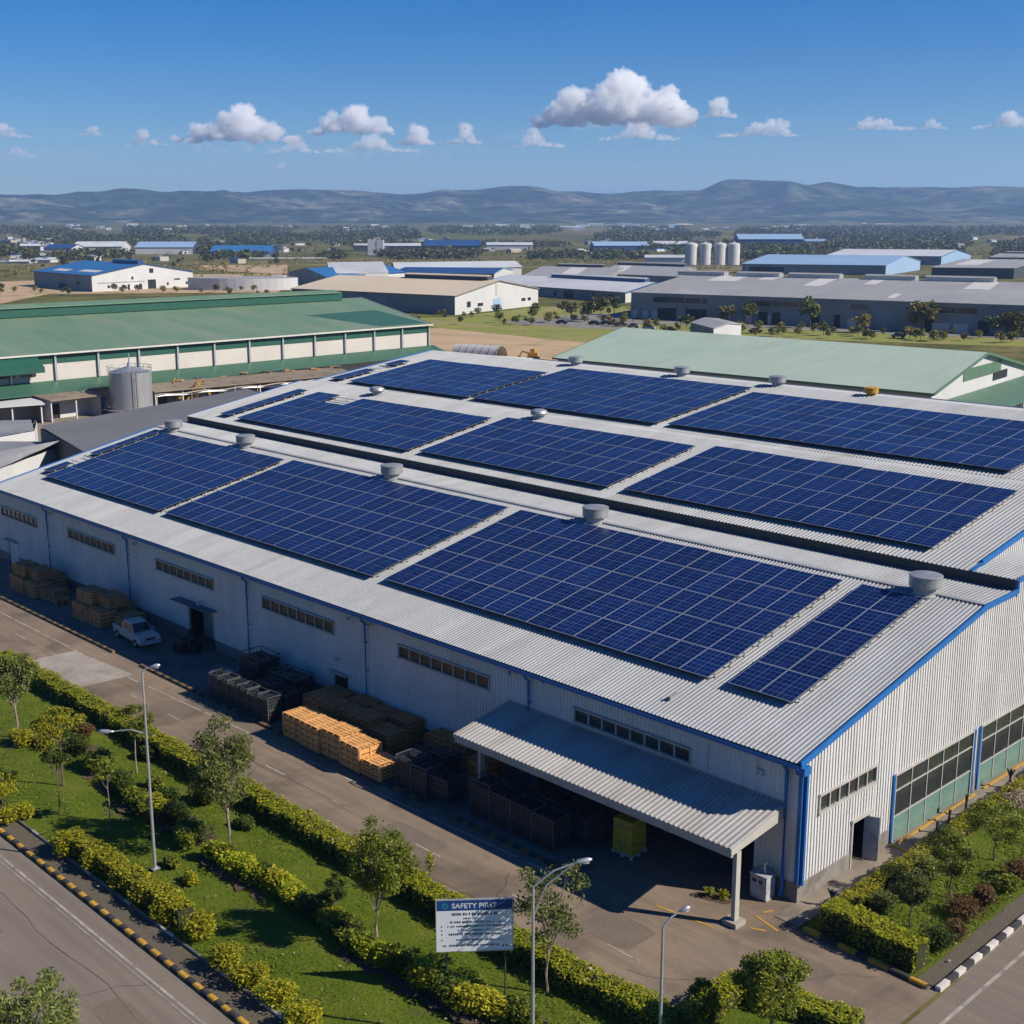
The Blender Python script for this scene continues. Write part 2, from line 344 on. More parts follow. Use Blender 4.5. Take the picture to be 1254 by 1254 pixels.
M['signteal'] = mk('sign_teal', (.02, .22, .23), rough=.5, fine=0)
M['signgreen'] = mk('sign_green', (.06, .30, .15), rough=.5, fine=0)
M['pallet'] = mk('pallet_wood', (.30, .20, .10), (.22, .15, .08), 2, rough=.85)
M['ybox'] = mk('yellow_carton', (.42, .33, .02), (.34, .26, .02), 2, rough=.6)
M['yprint'] = mk('carton_print', (.16, .19, .10), (.30, .20, .05), 5, rough=.6)
M['cabinet'] = mk('grey_cabinet', (.40, .41, .42), (.33, .34, .35), 1.5, stain=(.2, .18, .16), sscale=2, rough=.5)
M['greenglass'] = mk('green_tinted_panel', (.10, .19, .16), (.14, .23, .195), .5, rough=.25, spec=.5)
M['interior'] = mk('interior_floor', (.16, .13, .10), (.10, .085, .07), 1, rough=.9)
# ------------------------------------------------------------------ sky, sun, air
SUN_TO = Vector((1.2, .70, .0)).normalized(); ELEV = R(35.5)
sun_dir = Vector((SUN_TO.x*math.cos(ELEV), SUN_TO.y*math.cos(ELEV), math.sin(ELEV)))
sl = bpy.data.lights.new('sun', 'SUN'); sl.energy = 5.0; sl.angle = R(.5); sl.color = (1, .915, .785)
so = bpy.data.objects.new('sun', sl); COL.objects.link(so); so.rotation_euler = sun_dir.to_track_quat('Z', 'Y').to_euler(); so.location = (60, 40, 60)
W = bpy.data.worlds.new('World'); scn.world = W; W.use_nodes = True; nt = W.node_tree
sk = nt.nodes.new('ShaderNodeTexSky'); sk.sky_type = 'NISHITA'; sk.sun_disc = False; sk.sun_elevation = ELEV
sk.sun_rotation = math.atan2(SUN_TO.x, SUN_TO.y); sk.altitude = 800; sk.air_density = 1.0; sk.dust_density = .15; sk.ozone_density = 5.0
bg = nt.nodes['Background']; bg.inputs[1].default_value = .068; hs_ = nt.nodes.new('ShaderNodeHueSaturation'); hs_.inputs['Saturation'].default_value = 1.48; hs_.inputs['Hue'].default_value = .513; nt.links.new(sk.outputs[0], hs_.inputs['Color']); nt.links.new(hs_.outputs[0], bg.inputs[0])
scn.view_settings.view_transform = 'Standard'; scn.view_settings.look = 'None'; scn.view_settings.gamma = 1; scn.view_settings.exposure = .52
scn.render.engine = 'CYCLES'; cy = scn.cycles
cy.max_bounces = 10; cy.diffuse_bounces = 3; cy.glossy_bounces = 3; cy.transmission_bounces = 4; cy.transparent_max_bounces = 24; cy.volume_bounces = 8
cy.use_denoising = True; cy.caustics_reflective = False; cy.caustics_refractive = False

# ------------------------------------------------------------------ ground, roads, lawns
M['tar'] = mk('tar_seal', (.085, .068, .055), rough=.7)
def sheet(name, pts, z, mat, sub=0):
    o = MB().poly([(x, y, z) for x, y in pts]).build(name, mat); return tag(o, kind='structure')
def ground_mat():
    m, nt, b = base('plain'); w = coords(nt, 'World')
    v = nt.nodes.new('ShaderNodeTexVoronoi'); v.inputs['Scale'].default_value = .006; v.inputs['Randomness'].default_value = .9
    dn = nt.nodes.new('ShaderNodeVectorMath'); dn.operation = 'ADD'
    nz = nt.nodes.new('ShaderNodeTexNoise'); nz.inputs['Scale'].default_value = .012; nt.links.new(w, nz.inputs['Vector'])
    sc = nt.nodes.new('ShaderNodeVectorMath'); sc.operation = 'SCALE'; sc.inputs['Scale'].default_value = 120; nt.links.new(nz.outputs['Color'], sc.inputs[0])
    nt.links.new(w, dn.inputs[0]); nt.links.new(sc.outputs[0], dn.inputs[1]); nt.links.new(dn.outputs[0], v.inputs['Vector'])
    sp = nt.nodes.new('ShaderNodeSeparateColor'); nt.links.new(v.outputs['Color'], sp.inputs[0])
    fld = ramp(nt, sp.outputs[0], [(0, (.15, .14, .045)), (.3, (.105, .115, .028)), (.55, (.22, .175, .072)), (.8, (.125, .12, .036)), (1, (.29, .215, .11))])
    scrub = ramp(nt, noise(nt, w, .03, 8, .7), [(.42, 0), (.6, .85)])
    col = mixc(nt, scrub, fld, (.070, .076, .022)); col = mixc(nt, ramp(nt, noise(nt, w, .11, 6, .75), [(.50, 0), (.62, .75)]), col, (.052, .060, .018))
    f = ramp(nt, noise(nt, w, .5, 6, .7), [(.3, .7), (.7, 1.3)])
    mu = nt.nodes.new('ShaderNodeMix'); mu.data_type = 'RGBA'; mu.blend_type = 'MULTIPLY'; mu.inputs[0].default_value = 1
    nt.links.new(col, mu.inputs[6]); nt.links.new(f, mu.inputs[7]); nt.links.new(mu.outputs[2], b.inputs['Base Color']); b.inputs['Roughness'].default_value = 1
    b.inputs['Specular IOR Level'].default_value = .05
    return m
sheet('yard_ground', [(-135, 0), (14, 0), (14, 78), (-135, 120)], .004, M['walk'])
sheet('side_yard', [(-94, -14), (-94, 150), (-225, 150), (-225, -14)][::-1], .005, M['walk'])
sheet('internal_road', [(-150, -12.9), (8.8, -12.9), (30, -12.9), (30, -5.9), (-150, -5.9)], .012, M['asphalt'])
sheet('loading_forecourt', [(-9.3, -5.9), (8.6, -5.9), (8.6, -1.9), (1.4, -1.9), (1.4, .2), (-9.3, .2)], .016, M['asphalt'])
sheet('concrete_slab', [(-61.5, -11.9), (-53.2, -11.9), (-53.0, -7.3), (-61.3, -7.9)], .020, M['concrete'])
sheet('front_road', [(-150, -46), (30, -46), (30, -25.12), (-150, -25.12)], .012, M['asphalt2'])
sheet('side_road', [(8.8, -25.12), (30, -25.12), (30, 90), (8.8, 90)], .0165, M['asphalt2'])
# raised apron along the facade, its front kerb painted
ap = MB(); ap.boxb(-98, -9.3, -5.75, 0.3, 0, .10); tag(ap.build('apron', M['apron']), kind='structure')
def kerb(name, a, b, mats, seg, w=.30, h=.17, gaps=(), z0=0.0, jit=.15, seed=1):
    rng = random.Random(seed); a = Vector(a); b = Vector(b); d = b-a; L = d.length; u = d/L; ang = math.atan2(u.y, u.x)
    mb = MB(); x = 0; i = 0
    while x < L:
        s = seg*(1+jit*rng.uniform(-1, 1)); e = min(x+s, L)
        if not any(g0 < x < g1 for g0, g1 in gaps):
            c = a+u*((x+e)/2); hh = h*(1+.06*rng.uniform(-1, 1))
            mb.box((c.x, c.y, z0+hh/2), (e-x-.012, w, hh), ang, m=i % len(mats))
            mb.box((c.x, c.y, z0+hh+.012), (e-x-.07, w-.09, .025), ang, m=i % len(mats))
        x = e; i += 1
    o = mb.build(name, mats); return tag(o, kind='structure')
kerb('kerb', (-98, -5.93), (-9.3, -5.93), [M['kyellow2'], M['kblack']], .62, w=.28, h=.15, gaps=[(39, 43.5), (76.2, 78.6)], seed=3, jit=.3)
kerb('kerb', (-98, -24.98), (6.5, -24.98), [M['kyellow'], M['kblack']], .60, w=.24, seed=4)
kerb('kerb', (1.75, -1.95), (8.15, -2.15), [M['kyellow'], M['kblack']], .85, w=.25, h=.2, seed=5, jit=.25)
kerb('kerb', (8.55, -2.0), (8.62, 60), [M['kwhite'], M['kblack']], .80, w=.26, h=.19, seed=6)
kerb('kerb', (8.45, -6.9), (8.6, -24.6), [M['kyellow'], M['kgrey']], .8, w=.26, h=.16, seed=8)
kerb('kerb', (-98, -24.02), (6.3, -23.55), [M['kgrey'], M['kwhite'], M['kgrey'], M['kgrey']], 1.1, w=.10, h=.14, seed=7, jit=.5)
kerb('kerb', (-98, -12.55), (7.6, -12.45), [M['kgrey'], M['kgrey'], M['kyellow'], M['kgrey']], 1.0, w=.12, h=.13, seed=9, jit=.5)
sheet('footpath', [(-150, -24.86), (6.5, -24.86), (6.4, -23.55), (-150, -24.02)], .03, M['paver'])
sheet('footpath', [(7.45, -1.8), (8.45, -1.85), (8.5, 60), (7.3, 60)], .05, M['paver'])
sheet('footpath', [(.05, -1.9), (1.4, -1.9), (1.3, 60), (.05, 60)], .05, M['walk'])
def lawn(name, pts_x, y0f, y1f, z):
    mb = MB(); nx, ny = pts_x[2], 14
    xs = np.linspace(pts_x[0], pts_x[1], nx)
    hh = lambda x, y: z+.10*math.sin(x*.23+y*.4)*math.sin(y*.31+1)+.05*math.sin(x*.9)*math.cos(y*1.1)
    for i in range(nx-1):
        for j in range(ny):
            q = []
            for xx, t in ((xs[i], j/ny), (xs[i+1], j/ny), (xs[i+1], (j+1)/ny), (xs[i], (j+1)/ny)):
                yy = y0f(xx)+(y1f(xx)-y0f(xx))*t; q.append((xx, yy, hh(xx, yy)*min(1, 4*t, 4*(1-t))+.05))
            mb.poly(q)
    return tag(mb.build(name, M['lawn'], smooth=True), kind='structure')
lawn('lawn', (-110, 7.4, 120), lambda x: -24.0+(x+98)*.0042, lambda x: -12.6, .14)
lawn('lawn', (1.5, 7.45, 10), lambda x: -1.75, lambda x: 60, .06)
lawn('lawn', (2.1, 8.3, 8), lambda x: -12.7, lambda x: -7.75+(x-2.1)*.15, .10)
kerb('kerb', (2.0, -12.4), (2.0, -7.7), [M['kgrey'], M['kyellow']], .9, w=.2, h=.15, seed=12)
kerb('kerb', (2.1, -7.65), (8.3, -6.8), [M['kgrey'], M['kgrey'], M['kyellow']], .9, w=.2, h=.15, seed=13)
pt = MB(); prg = random.Random(17)
for x0, y0, w_, h_ in ((-18.5, -9.4, 4.5, 2.2), (-33, -11.0, 6, 1.3), (-45, -8.9, 3, 1.6), (-4.5, -8.2, 3.2, 2.4), (3.5, -4.6, 2.6, 1.6), (-27, -30, 5, 2.0), (-14, -28.4, 4, 1.5)):
    n = 18; pts = []
    for i in range(n):
        a = 6.283*i/n; c, s_ = math.cos(a), math.sin(a); r = 1/max(abs(c), abs(s_))*prg.uniform(.95, 1.0); pts.append((x0+c*r*w_/2, y0+s_*r*h_/2, .0185))
    pt.poly(pts)
M['patch'] = mk('asphalt_patch', (.165, .128, .095), (.130, .102, .078), .8, rough=.9, bump=.3, bscale=25, fine=.18, fscale=12)
tag(pt.build('road_patch', M['patch']), kind='structure')
cr = MB()
for x0, y0, dx, dy, n in ((-40, -9.9, 1.5, -.05, 12), (-22, -11.6, 1.4, .12, 10), (-12, -8, .5, -.6, 7), (-2, -10.4, .9, .5, 9), (2.5, -6.8, .5, .45, 9), (-8, -6.9, .3, -.75, 8), (-34, -27.6, 1.6, .05, 14), (-20, -33, .6, .9, 9), (-30, -8.0, .2, -.7, 7), (12, -2, .3, 1.2, 12)):
    x, y = x0, y0
    for i in range(n):
        x2, y2 = x+dx*prg.uniform(.6, 1.3)+prg.uniform(-.25, .25), y+dy*prg.uniform(.5, 1.4)+prg.uniform(-.25, .25); d = Vector((x2-x, y2-y)); q = d.orthogonal().normalized()*prg.uniform(.010, .022)
        cr.poly([(x-q.x, y-q.y, .0205), (x2-q.x, y2-q.y, .0205), (x2+q.x, y2+q.y, .0205), (x+q.x, y+q.y, .0205)]); x, y = x2, y2
tag(cr.build('road_crack', M['tar']), kind='structure')
# painted lines
def line(pts, w, z=.024, dash=None, gap=0, seed=1):
    mb = MB(); a, b = Vector(pts[0]), Vector(pts[1]); d = b-a; L = d.length; u = d/L; n = Vector((-u.y, u.x))*w/2; x = 0
    rng = random.Random(seed)
    while x < L:
        e = min(L, x+(dash or L))
        q = [a+u*x-n, a+u*e-n, a+u*e+n, a+u*x+n]; mb.poly([(p.x, p.y, z) for p in q]); x = e+gap*rng.uniform(.7, 1.4)
    return tag(mb.build('road_marking', M['white_paint']), kind='structure')
line([(-150, -7.75), (-50, -7.85)], .14, dash=5, gap=.5)
line([(-50, -7.75), (-10, -6.55)], .12, dash=7, gap=.5)
line([(-120, -9.35), (2, -9.55)], .10, dash=2.0, gap=4.0, seed=2)
line([(-150, -26.15), (8.6, -26.15)], .13)
line([(-150, -26.40), (8.6, -26.40)], .05)
line([(9.82, -22), (9.85, 70)], .17)
line([(1.2, -2.6), (1.4, 4.0)], .10, dash=1.4, gap=.5)
mb = MB()
for a, b in (((-.6, -2.5), (.9, -2.9)), ((-.55, -2.0), (-.35, -1.5)), ((-3.6, -2.3), (-2.9, -1.9)), ((-4.6, -5.2), (-1.4, -4.8)), ((.6, -.4), (1.35, .1)), ((-.2, -3.6), (.5, -3.3))):
    a, b = Vector(a), Vector(b); n = (b-a).orthogonal().normalized()*.06; mb.poly([((a-n).x, (a-n).y, .03), ((b-n).x, (b-n).y, .03), ((b+n).x, (b+n).y, .03), ((a+n).x, (a+n).y, .03)])
tag(mb.build('yard_marking', M['kyellow']), kind='structure')
gy = MB()
for y0, y1 in ((9.1, 17.9), (19.0, 30)): gy.boxb(.32, .44, y0, y1, .05, .12)
gy.boxb(.12, 1.3, 8.6, 8.72, .05, .11); tag(gy.build('yard_marking', M['kyellow']), kind='structure')

# ------------------------------------------------------------------ the main warehouse
Lx = -93.85
WH = empty('warehouse', (-47, 28, 0), 'long pale grey ribbed metal warehouse with blue trim, its roof covered with solar panels', 'warehouse')
R1 = lambda y: 7.5 + .2167*y                        # front slope of the first bay
def top1(y): return R1(y) if y < 18.2 else (11.444+(y-18.2)*.03 if y < 21.85 else 12.15)
SL1 = Vector((0, 18.65, .2167*18.65)); SL1o = Vector((0, -.45, 7.5-.2167*.45))
rf = MB(); rf.corr((Lx-.15, SL1o.y, SL1o.z+.03), (1, 0, 0), (0, 18.65, .2167*18.65), 94.15, .26, .036)
rf.build('roof', M['roof'], WH)
rb = MB(); rb.corr((Lx-.15, 18.18, 11.50), (1, 0, 0), (0, 3.7, .10), 94.15, .26, .03)
rb.build('roof', M['roof'], WH)
rc = MB(); rc.boxb(Lx-.15, .15, 17.98, 18.42, 11.46, 11.535)
for i in range(360): rc.box((Lx+i*.26, 17.96, 11.46), (.13, .05, .10))
rc.build('ridge_cap', M['roof'], WH)
gt = MB(); gt.boxb(Lx-.15, .10, 21.88, 21.98, 11.2, 12.20); gt.boxb(Lx-.15, .10, 21.5, 21.879, 11.56, 11.62); gt.build('valley_gutter_and_shade', M['gutter'], WH)  # step face coloured dark for its shade, gutter strip in front
R2 = lambda y: 12.25 + .172*(y-21.9); R3 = lambda y: 14.72 + .130*(y-39)
r2 = MB(); r2.corr((Lx-.15, 21.75, R2(21.75)+.02), (1, 0, 0), (0, 15.25, .172*15.25), 93.85-2.9+.2, .30, .045); r2.build('roof', M['roof'], WH)
r2b = MB(); r2b.corr((Lx-.15, 36.98, 14.86), (1, 0, 0), (0, 2.1, -.13), 93.85-2.9+.2, .30, .03); r2b.build('roof', M['roof'], WH)
r3 = MB(); r3.corr((Lx-.15, 39.05, R3(39.05)+.02), (1, 0, 0), (0, 18.4, .130*18.4), 93.85-2.9+.2, .32, .045); r3.build('roof', M['roof'], WH)
r4 = MB(); r4.corr((Lx-.15, 57.45, 17.14), (1, 0, 0), (0, 18.3, -2.4), 93.85-2.9+.2, .32, .04); r4.build('roof', M['roof'], WH)
rl = MB(); rl.corr((-2.9, 21.75, 12.26), (1, 0, 0), (0, 36, .5), 3.05, .26, .04); rl.boxb(-2.9, .15, 21.9, 57, 12.1, 12.2); rl.build('roof', M['roof'], WH)
# facade
fh = [(-14.94, -6.79, 5.3, 6.0), (-30.61, -22.08, 5.25, 6.0), (-46.44, -37.74, 5.15, 5.95), (-62.02, -53.27, 5.1, 5.85), (-78.03, -69.27, 5.0, 5.75), (-92.6, -84.68, 4.8, 5.6)]
SHIFT = [(0, 0), (0, .1), (0, .1), (0, .1), (0, 0), (0, 0)]
doors = [(-57.2, -53.6, .1, 3.0), (-37.75, -36.25, .1, 2.3), (-91.6, -89.4, .1, 2.3), (-18, -2.6, .1, 3.5)]  # last opening is added to keep the canopy shade black
holes = [(a-Lx, b-Lx, z0, z1) for a, b, z0, z1 in fh+doors]
fw_ = MB(); fw_.corr_wall((Lx, 0, 0), (1, 0, 0), -Lx, .95, lambda t: 7.42, .27, .04, holes); fw_.build('wall', M['wall'], WH)
pl = MB(); xs = sorted([Lx, 0]+[e for d in doors for e in d[:2]])
for a, b in zip(xs[:-1], xs[1:]):
    if any(abs(a-d[0]) < .01 for d in doors): continue
    pl = MB(); pl.boxb(a, b, -.06, .2, .02, .95); pl.build('plinth', M['plinth'], WH)
pl = MB(); pl.boxb(-.3, .07, -.08, 0.25, 0.02, 1.0); pl.build('plinth', M['plinth'], WH)
gd = [(4.87, 6.4, .0, 2.62), (9.0, 17.75, .0, 3.9), (18.85, 30, .0, 3.9)]
ys = sorted([0.25, 57]+[e for d in gd for e in d[:2]])
for a, b in zip(ys[:-1], ys[1:]):
    if any(abs(a-d[0]) < .01 for d in gd): continue
    pl = MB(); pl.boxb(-.2, .06, a, b, .02, .95); pl.build('plinth', M['plinth'], WH)
gw = MB(); gw.corr_wall((0, 0, 0), (0, 1, 0), 57, .95, lambda t: top1(t)-.05, .27, .05, [(a, b, z0, z1) for a, b, z0, z1 in gd]+[(1.6, 6.85, 4.3, 5.15)]); gw.build('wall', M['wall'], WH)
g2 = MB(); g2.corr_wall((-2.9, 21.9, 0), (0, 1, 0), 35.4, 12.2, lambda t: (R2(21.9+t) if t < 15.2 else R3(21.9+max(t, 17.1)))-.04, .30, .05); g2.build('wall', M['wall'], WH)
lw = MB()
lw.poly([(Lx, 0, 0), (Lx, 18.2, 0), (Lx, 18.2, 11.4), (Lx, 0, 7.42)][::-1]); lw.poly([(Lx, 18.2, 0), (Lx, 57.4, 0), (Lx, 57.4, 17.0), (Lx, 39, 14.6), (Lx, 37, 14.7), (Lx, 21.9, 12.1), (Lx, 21.9, 11.4), (Lx, 18.2, 11.4)][::-1])
lw.poly([(Lx, 57.4, 0), (Lx, 75.7, 0), (Lx, 75.7, 14.9), (Lx, 57.4, 17.0)][::-1]); lw.poly([(Lx, 75.7, 0), (0, 75.7, 0), (0, 75.7, 14.9), (Lx, 75.7, 14.9)][::-1]); lw.build('wall', M['wall'], WH)
# interior behind the openings, with the dark recess added under the canopy
it = MB(); it.poly([(Lx+.1, .3, .06), (-.3, .3, .06), (-.3, 30, .06), (Lx+.1, 30, .06)]); it.build('floor', M['interior'], WH)
for bb in ((-19, -9.21, 9, 9.2, .1, 7), (-60, -50, 7, 7.2, .1, 7), (-40, -33, 4, 4.1, .1, 7), (-9.2, -9, 1, 35, .1, 8)): iw = MB(); iw.boxb(*bb); iw.build('inner_wall', M['greywall'], WH)
# blue trims, gutter, downpipes
tr = MB(); tr.beam((.14, -.45, 7.42), (.14, 18.3, 11.48), .10, .34); tr.beam((.14, 18.3, 11.44), (.14, 21.8, 11.56), .10, .34); tr.box((.12, 21.9, 11.85), (.16, .22, .8))
tr.build('verge_trim', M['blue'], WH); tr = MB()
tr.beam((-2.78, 23.2, 12.50), (-2.78, 37.0, 14.87), .12, .36); tr.beam((-2.78, 39.1, 14.75), (-2.78, 57.3, 17.15), .12, .36); tr.beam((-2.75, 21.8, 12.27), (-2.75, 23.2, 12.5), .22, .12); tr.beam((.14, 21.9, 12.25), (.14, 57, 12.75), .10, .3)
tr.build('verge_trim', M['blue'], WH); tr = MB()
tr.beam((Lx-.2, -.45, 7.42), (Lx-.2, 18.3, 11.50), .08, .2); tr.beam((Lx-.2, 21.9, 12.2), (Lx-.2, 37, 14.85), .08, .2); tr.beam((Lx-.2, 39, 14.72), (Lx-.2, 57.4, 17.15), .08, .2)
tr.build('verge_trim', M['blue'], WH)
gu = MB(); gu.boxb(Lx-.2, .12, -.66, -.64, 7.22, 7.42); gu.boxb(Lx-.2, .12, -.64, -.44, 7.20, 7.23); gu.boxb(Lx-.2, .12, -.44, -.42, 7.22, 7.36); gu.boxb(Lx-.2, .2, -.42, .0, 7.22, 7.26); gu.build('gutter', M['blue'], WH)
for px, pv in ((55.6, 623), (154, 656), (300.6, 707), (446, 754), (647, 820)):
    x = float(FY(px, pv, -.2)[0]); d = MB(); d.tube([(x, -.52, 7.2), (x, -.5, 7.0), (x, -.2, 6.75), (x, -.16, .2)], .09, 8)
    for z in (1.4, 3.4, 5.4): d.box((x, -.10, z), (.26, .12, .06))
    d.build('downpipe', M['pipeblue'], WH, smooth=False)
d = MB(); d.tube([(-.75, -.5, 7.2), (-.75, -.22, 6.8), (-.75, -.2, .5), (-.75, -.4, .2)], .11, 8); d.build('downpipe', M['blue'], WH)
d = MB(); d.boxb(-.12, .09, -.12, .26, 1.0, 7.2); d.box((.18, .12, 4.1), (.14, .16, 6.3)); d.boxb(-.1, .4, -.5, .05, 6.9, 7.3); d.build('corner_post', M['blue'], WH)
# facade windows: frame as the part, panes one mesh beneath it
def win_row(x0, x1, z0, z1, n, y=-.02, glass=M['glass']):
    f = MB(); t = .09
    f.boxb(x0-.1, x1+.1, y-.16, y+.12, z0-.12, z0); f.boxb(x0-.1, x1+.1, y-.16, y+.12, z1, z1+.10); f.boxb(x0-.08, x0, y-.08, y+.10, z0, z1); f.boxb(x1, x1+.08, y-.08, y+.10, z0, z1)
    for k in range(1, n): xx = x0+(x1-x0)*k/n; f.boxb(xx-t/2, xx+t/2, y-.05, y+.09, z0, z1)
    o = f.build('window', M['frame'], WH)
    g = MB(); g.boxb(x0, x1, y+.04, y+.06, z0, z1); g.build('pane', glass, o)
for k, (a, b, z0, z1) in enumerate(fh): win_row(a, b, z0, z1, 8, glass=M['glass'] if k == 0 else M['glassbrown'])
M['awn'] = mk('faded_awning', (.07, .115, .15), rough=.6)
# facade doors
dr = MB(); dr.boxb(-57.4, -57.2, -.06, .1, .1, 3.05); dr.boxb(-53.6, -53.42, -.06, .1, .1, 3.05); dr.boxb(-57.2, -53.6, -.06, .1, 2.95, 3.05); o = dr.build('doorway', M['frame'], WH)
a_ = MB(); a_.beam((-58.6, -.45, 3.38), (-52.9, -.45, 3.38), .9, .06); a_.build('awning', M['awn'], o)
a_ = MB(); a_.boxb(-57.2, -55.6, 1.2, 1.3, .1, 2.95); a_.build('sliding_panel', M['greywall'], o)
for (x0, x1, h, mt) in ((-37.75, -36.25, 2.3, M['dark']), (-91.6, -89.4, 2.3, M['wall'])):
    dd = MB(); dd.boxb(x0-.1, x0, -.05, .08, .1, h+.1); dd.boxb(x1, x1+.1, -.05, .08, .1, h+.1); dd.boxb(x0, x1, -.05, .08, h, h+.1); dd.boxb(x0-.3, x1+.3, -.5, -.05, h+.14, h+.2); o = dd.build('door', M['frame'], WH)
    l = MB(); l.boxb(x0, x1, .02, .06, .1, h); l.build('door_leaf', mt, o)
# small lamps and boxes on the facade
for px, pv in ((64, 628), (167, 665), (455, 764), (668, 832), (430, 756), (247, 737), (415, 806), (628, 822)):
    p = FY(px, pv, -.1); q = MB(); q.tube([(p[0], -.02, p[2]), (p[0], -.34, p[2]+.06)], .03, 6); q.lathe((p[0], -.42, p[2]-.14), [(.05, .2), (.14, .1), (.16, 0)], 10); q.build('wall_lamp', M['steel'], WH)
q = MB(); q.boxb(-2.6, -2.2, -.14, -.02, 6.0, 6.3); q.tube([(-5.6, -.1, 6.7), (-5.6, -.1, 5.2)], .02, 6); q.build('junction_box', M['cabinet'], WH)
# canopy; the opening beneath it is added to deepen its shade
CN = MB(); ca, cb = (-20.4, -4.35), (-.85, -4.35)
CN.corr((ca[0], -4.4, 4.10), (1, 0, 0), (0, 4.36, .82), 19.55, .30, .042); cn = CN.build('canopy', M['canopy'], WH)
c2 = MB(); c2.boxb(-20.4, -.85, -4.42, -4.36, 3.86, 4.09); c2.poly([(-.84, -4.4, 3.75), (-.84, -.05, 4.25), (-.84, -.05, 4.93), (-.84, -4.4, 4.11)]); c2.poly([(-20.41, -4.4, 3.86), (-20.41, -.05, 4.6), (-20.41, -.05, 4.93), (-20.41, -4.4, 4.11)][::-1])
c2.boxb(-20.4, -.85, -.04, .0, 4.9, 5.05); c2.boxb(-20.35, -.9, -4.34, -4.2, 3.62, 3.95); c2.build('fascia', M['frame'], cn)
for x in (-18.7, -.95):
    p = MB(); p.box((x, -3.85, 1.95), (.20, .26, 3.7)); p.box((x+.13, -3.85, 1.95), (.05, .34, 3.7)); p.build('post', M['frame'], cn)
    p = MB(); p.box((x, -3.85, .14), (.8, .8, .26)); p.build('post_footing', M['concrete'], cn)
for k in range(5):
    x = -19+4.3*k; p = MB(); p.beam((x, -4.2, 3.72), (x, 0, 4.5), .1, .2); p.build('rafter', M['steel'], cn)
# gable wall: strip window, door, glazed bays
fr = MB(); fr.boxb(-.05, .14, 1.5, 6.95, 4.15, 4.3); fr.boxb(-.05, .14, 1.5, 6.95, 5.15, 5.25); fr.boxb(-.04, .10, 1.5, 1.6, 4.3, 5.15); fr.boxb(-.04, .10, 6.85, 6.95, 4.3, 5.15)
for k in range(1, 6): yy = 1.6+5.25*k/6; fr.boxb(-.04, .08, yy-.04, yy+.04, 4.3, 5.15)
o = fr.build('window', M['frame'], WH); g = MB(); g.boxb(-.03, -.01, 1.6, 6.85, 4.3, 5.15); g.build('pane', M['glass'], o)
dd = MB(); dd.boxb(-.04, .10, 4.75, 4.87, .05, 2.7); dd.boxb(-.04, .10, 6.4, 6.52, .05, 2.7); dd.boxb(-.04, .16, 4.7, 6.6, 2.62, 2.76); o = dd.build('door', M['frame'], WH)
l = MB(); l.box((.28, 6.38, 1.3), (.78, .05, 2.45), R(25)); l.build('door_leaf', M['cabinet'], o)
for y0, y1, n in ((9.0, 17.75, 5), (18.85, 30, 6)):
    fr = MB(); fr.boxb(-.02, .12, y0-.1, y1+.1, 3.9, 4.02); fr.boxb(-.02, .12, y0-.12, y0, .05, 3.9); fr.boxb(-.02, .12, y1, y1+.12, .05, 3.9)
    for k in range(1, n): yy = y0+(y1-y0)*k/n; fr.boxb(.0, .08, yy-.035, yy+.035, .05, 3.9)
    for z in (1.5, 3.0): fr.boxb(.0, .085, y0, y1, z-.03, z+.03)
    o = fr.build('glazed_bay', M['frame'], WH)
    for yb in (y0-.2, y1+.2):
        q = MB(); q.boxb(-.02, .16, yb-.09, yb+.07, .05, 4.0); q.build('jamb', M['blue'], o)
    g = MB(); g.boxb(.01, .03, y0, y1, 1.5, 3.9); g.build('pane', M['glass'], o); g = MB(); g.boxb(.01, .04, y0, y1, .06, 1.5); g.build('lower_panel', M['greenglass'], o)

# ------------------------------------------------------------------ roof ventilators
def make_vent(s, mat, loc, label, drum=True):
    v = empty('roof_ventilator', loc, label, 'roof ventilator', 'ventilators along the roof ridges')
    b = MB(); b.lathe((0, 0, 0), [(.86*s, -.45*s), (.80*s, .05*s), (.66*s, .14*s), (.62*s, .60*s)], 20); b.build('neck', mat, v, loc=(0, 0, 0), smooth=False)
    d = MB()
    if drum: d.lathe((0, 0, 0), [(.68*s, .46*s), (.93*s, .54*s), (.97*s, .60*s), (.97*s, 1.18*s), (1.0*s, 1.19*s), (1.0*s, 1.25*s), (.94*s, 1.28*s), (.5*s, 1.35*s), (.06*s, 1.38*s)], 32)
    else: d.lathe((0, 0, 0), [(.6*s, .50*s), (.95*s, .6*s), (1.05*s, .85*s), (.95*s, 1.1*s), (.6*s, 1.26*s), (.1*s, 1.32*s)], 20)
    d.build('drum', mat, v, loc=(0, 0, 0))
    return v
def childfix(o):
    for c in o.children: c.location = (0, 0, 0)
for px, pv, lab in ((213, 528, 'round steel roof ventilator at the far left end of the front ridge'), (301, 547, 'round steel roof ventilator second from the far left on the front ridge'), (480, 587, 'round steel roof ventilator in the middle of the front ridge above the second array'), (729, 640, 'round steel roof ventilator on the front ridge above the third array'), (1132.6, 725, 'large round steel ventilator with rust-stained lid near the blue gable edge')):
    p = FY(px, pv, 17.9); childfix(make_vent(.98 if px > 400 else .95, M['vent'], (p[0], 17.9, 11.36), lab))
for px, pv, lab in ((462, 494, 'squat steel turbine ventilator at the left of the middle ridge'), (660, 517, 'squat steel turbine ventilator in the middle of the middle ridge')):
    p = FY(px, pv, 36.2); childfix(make_vent(.80, M['vent'], (p[0], 36.2, R2(36.2)-.1), lab, False))
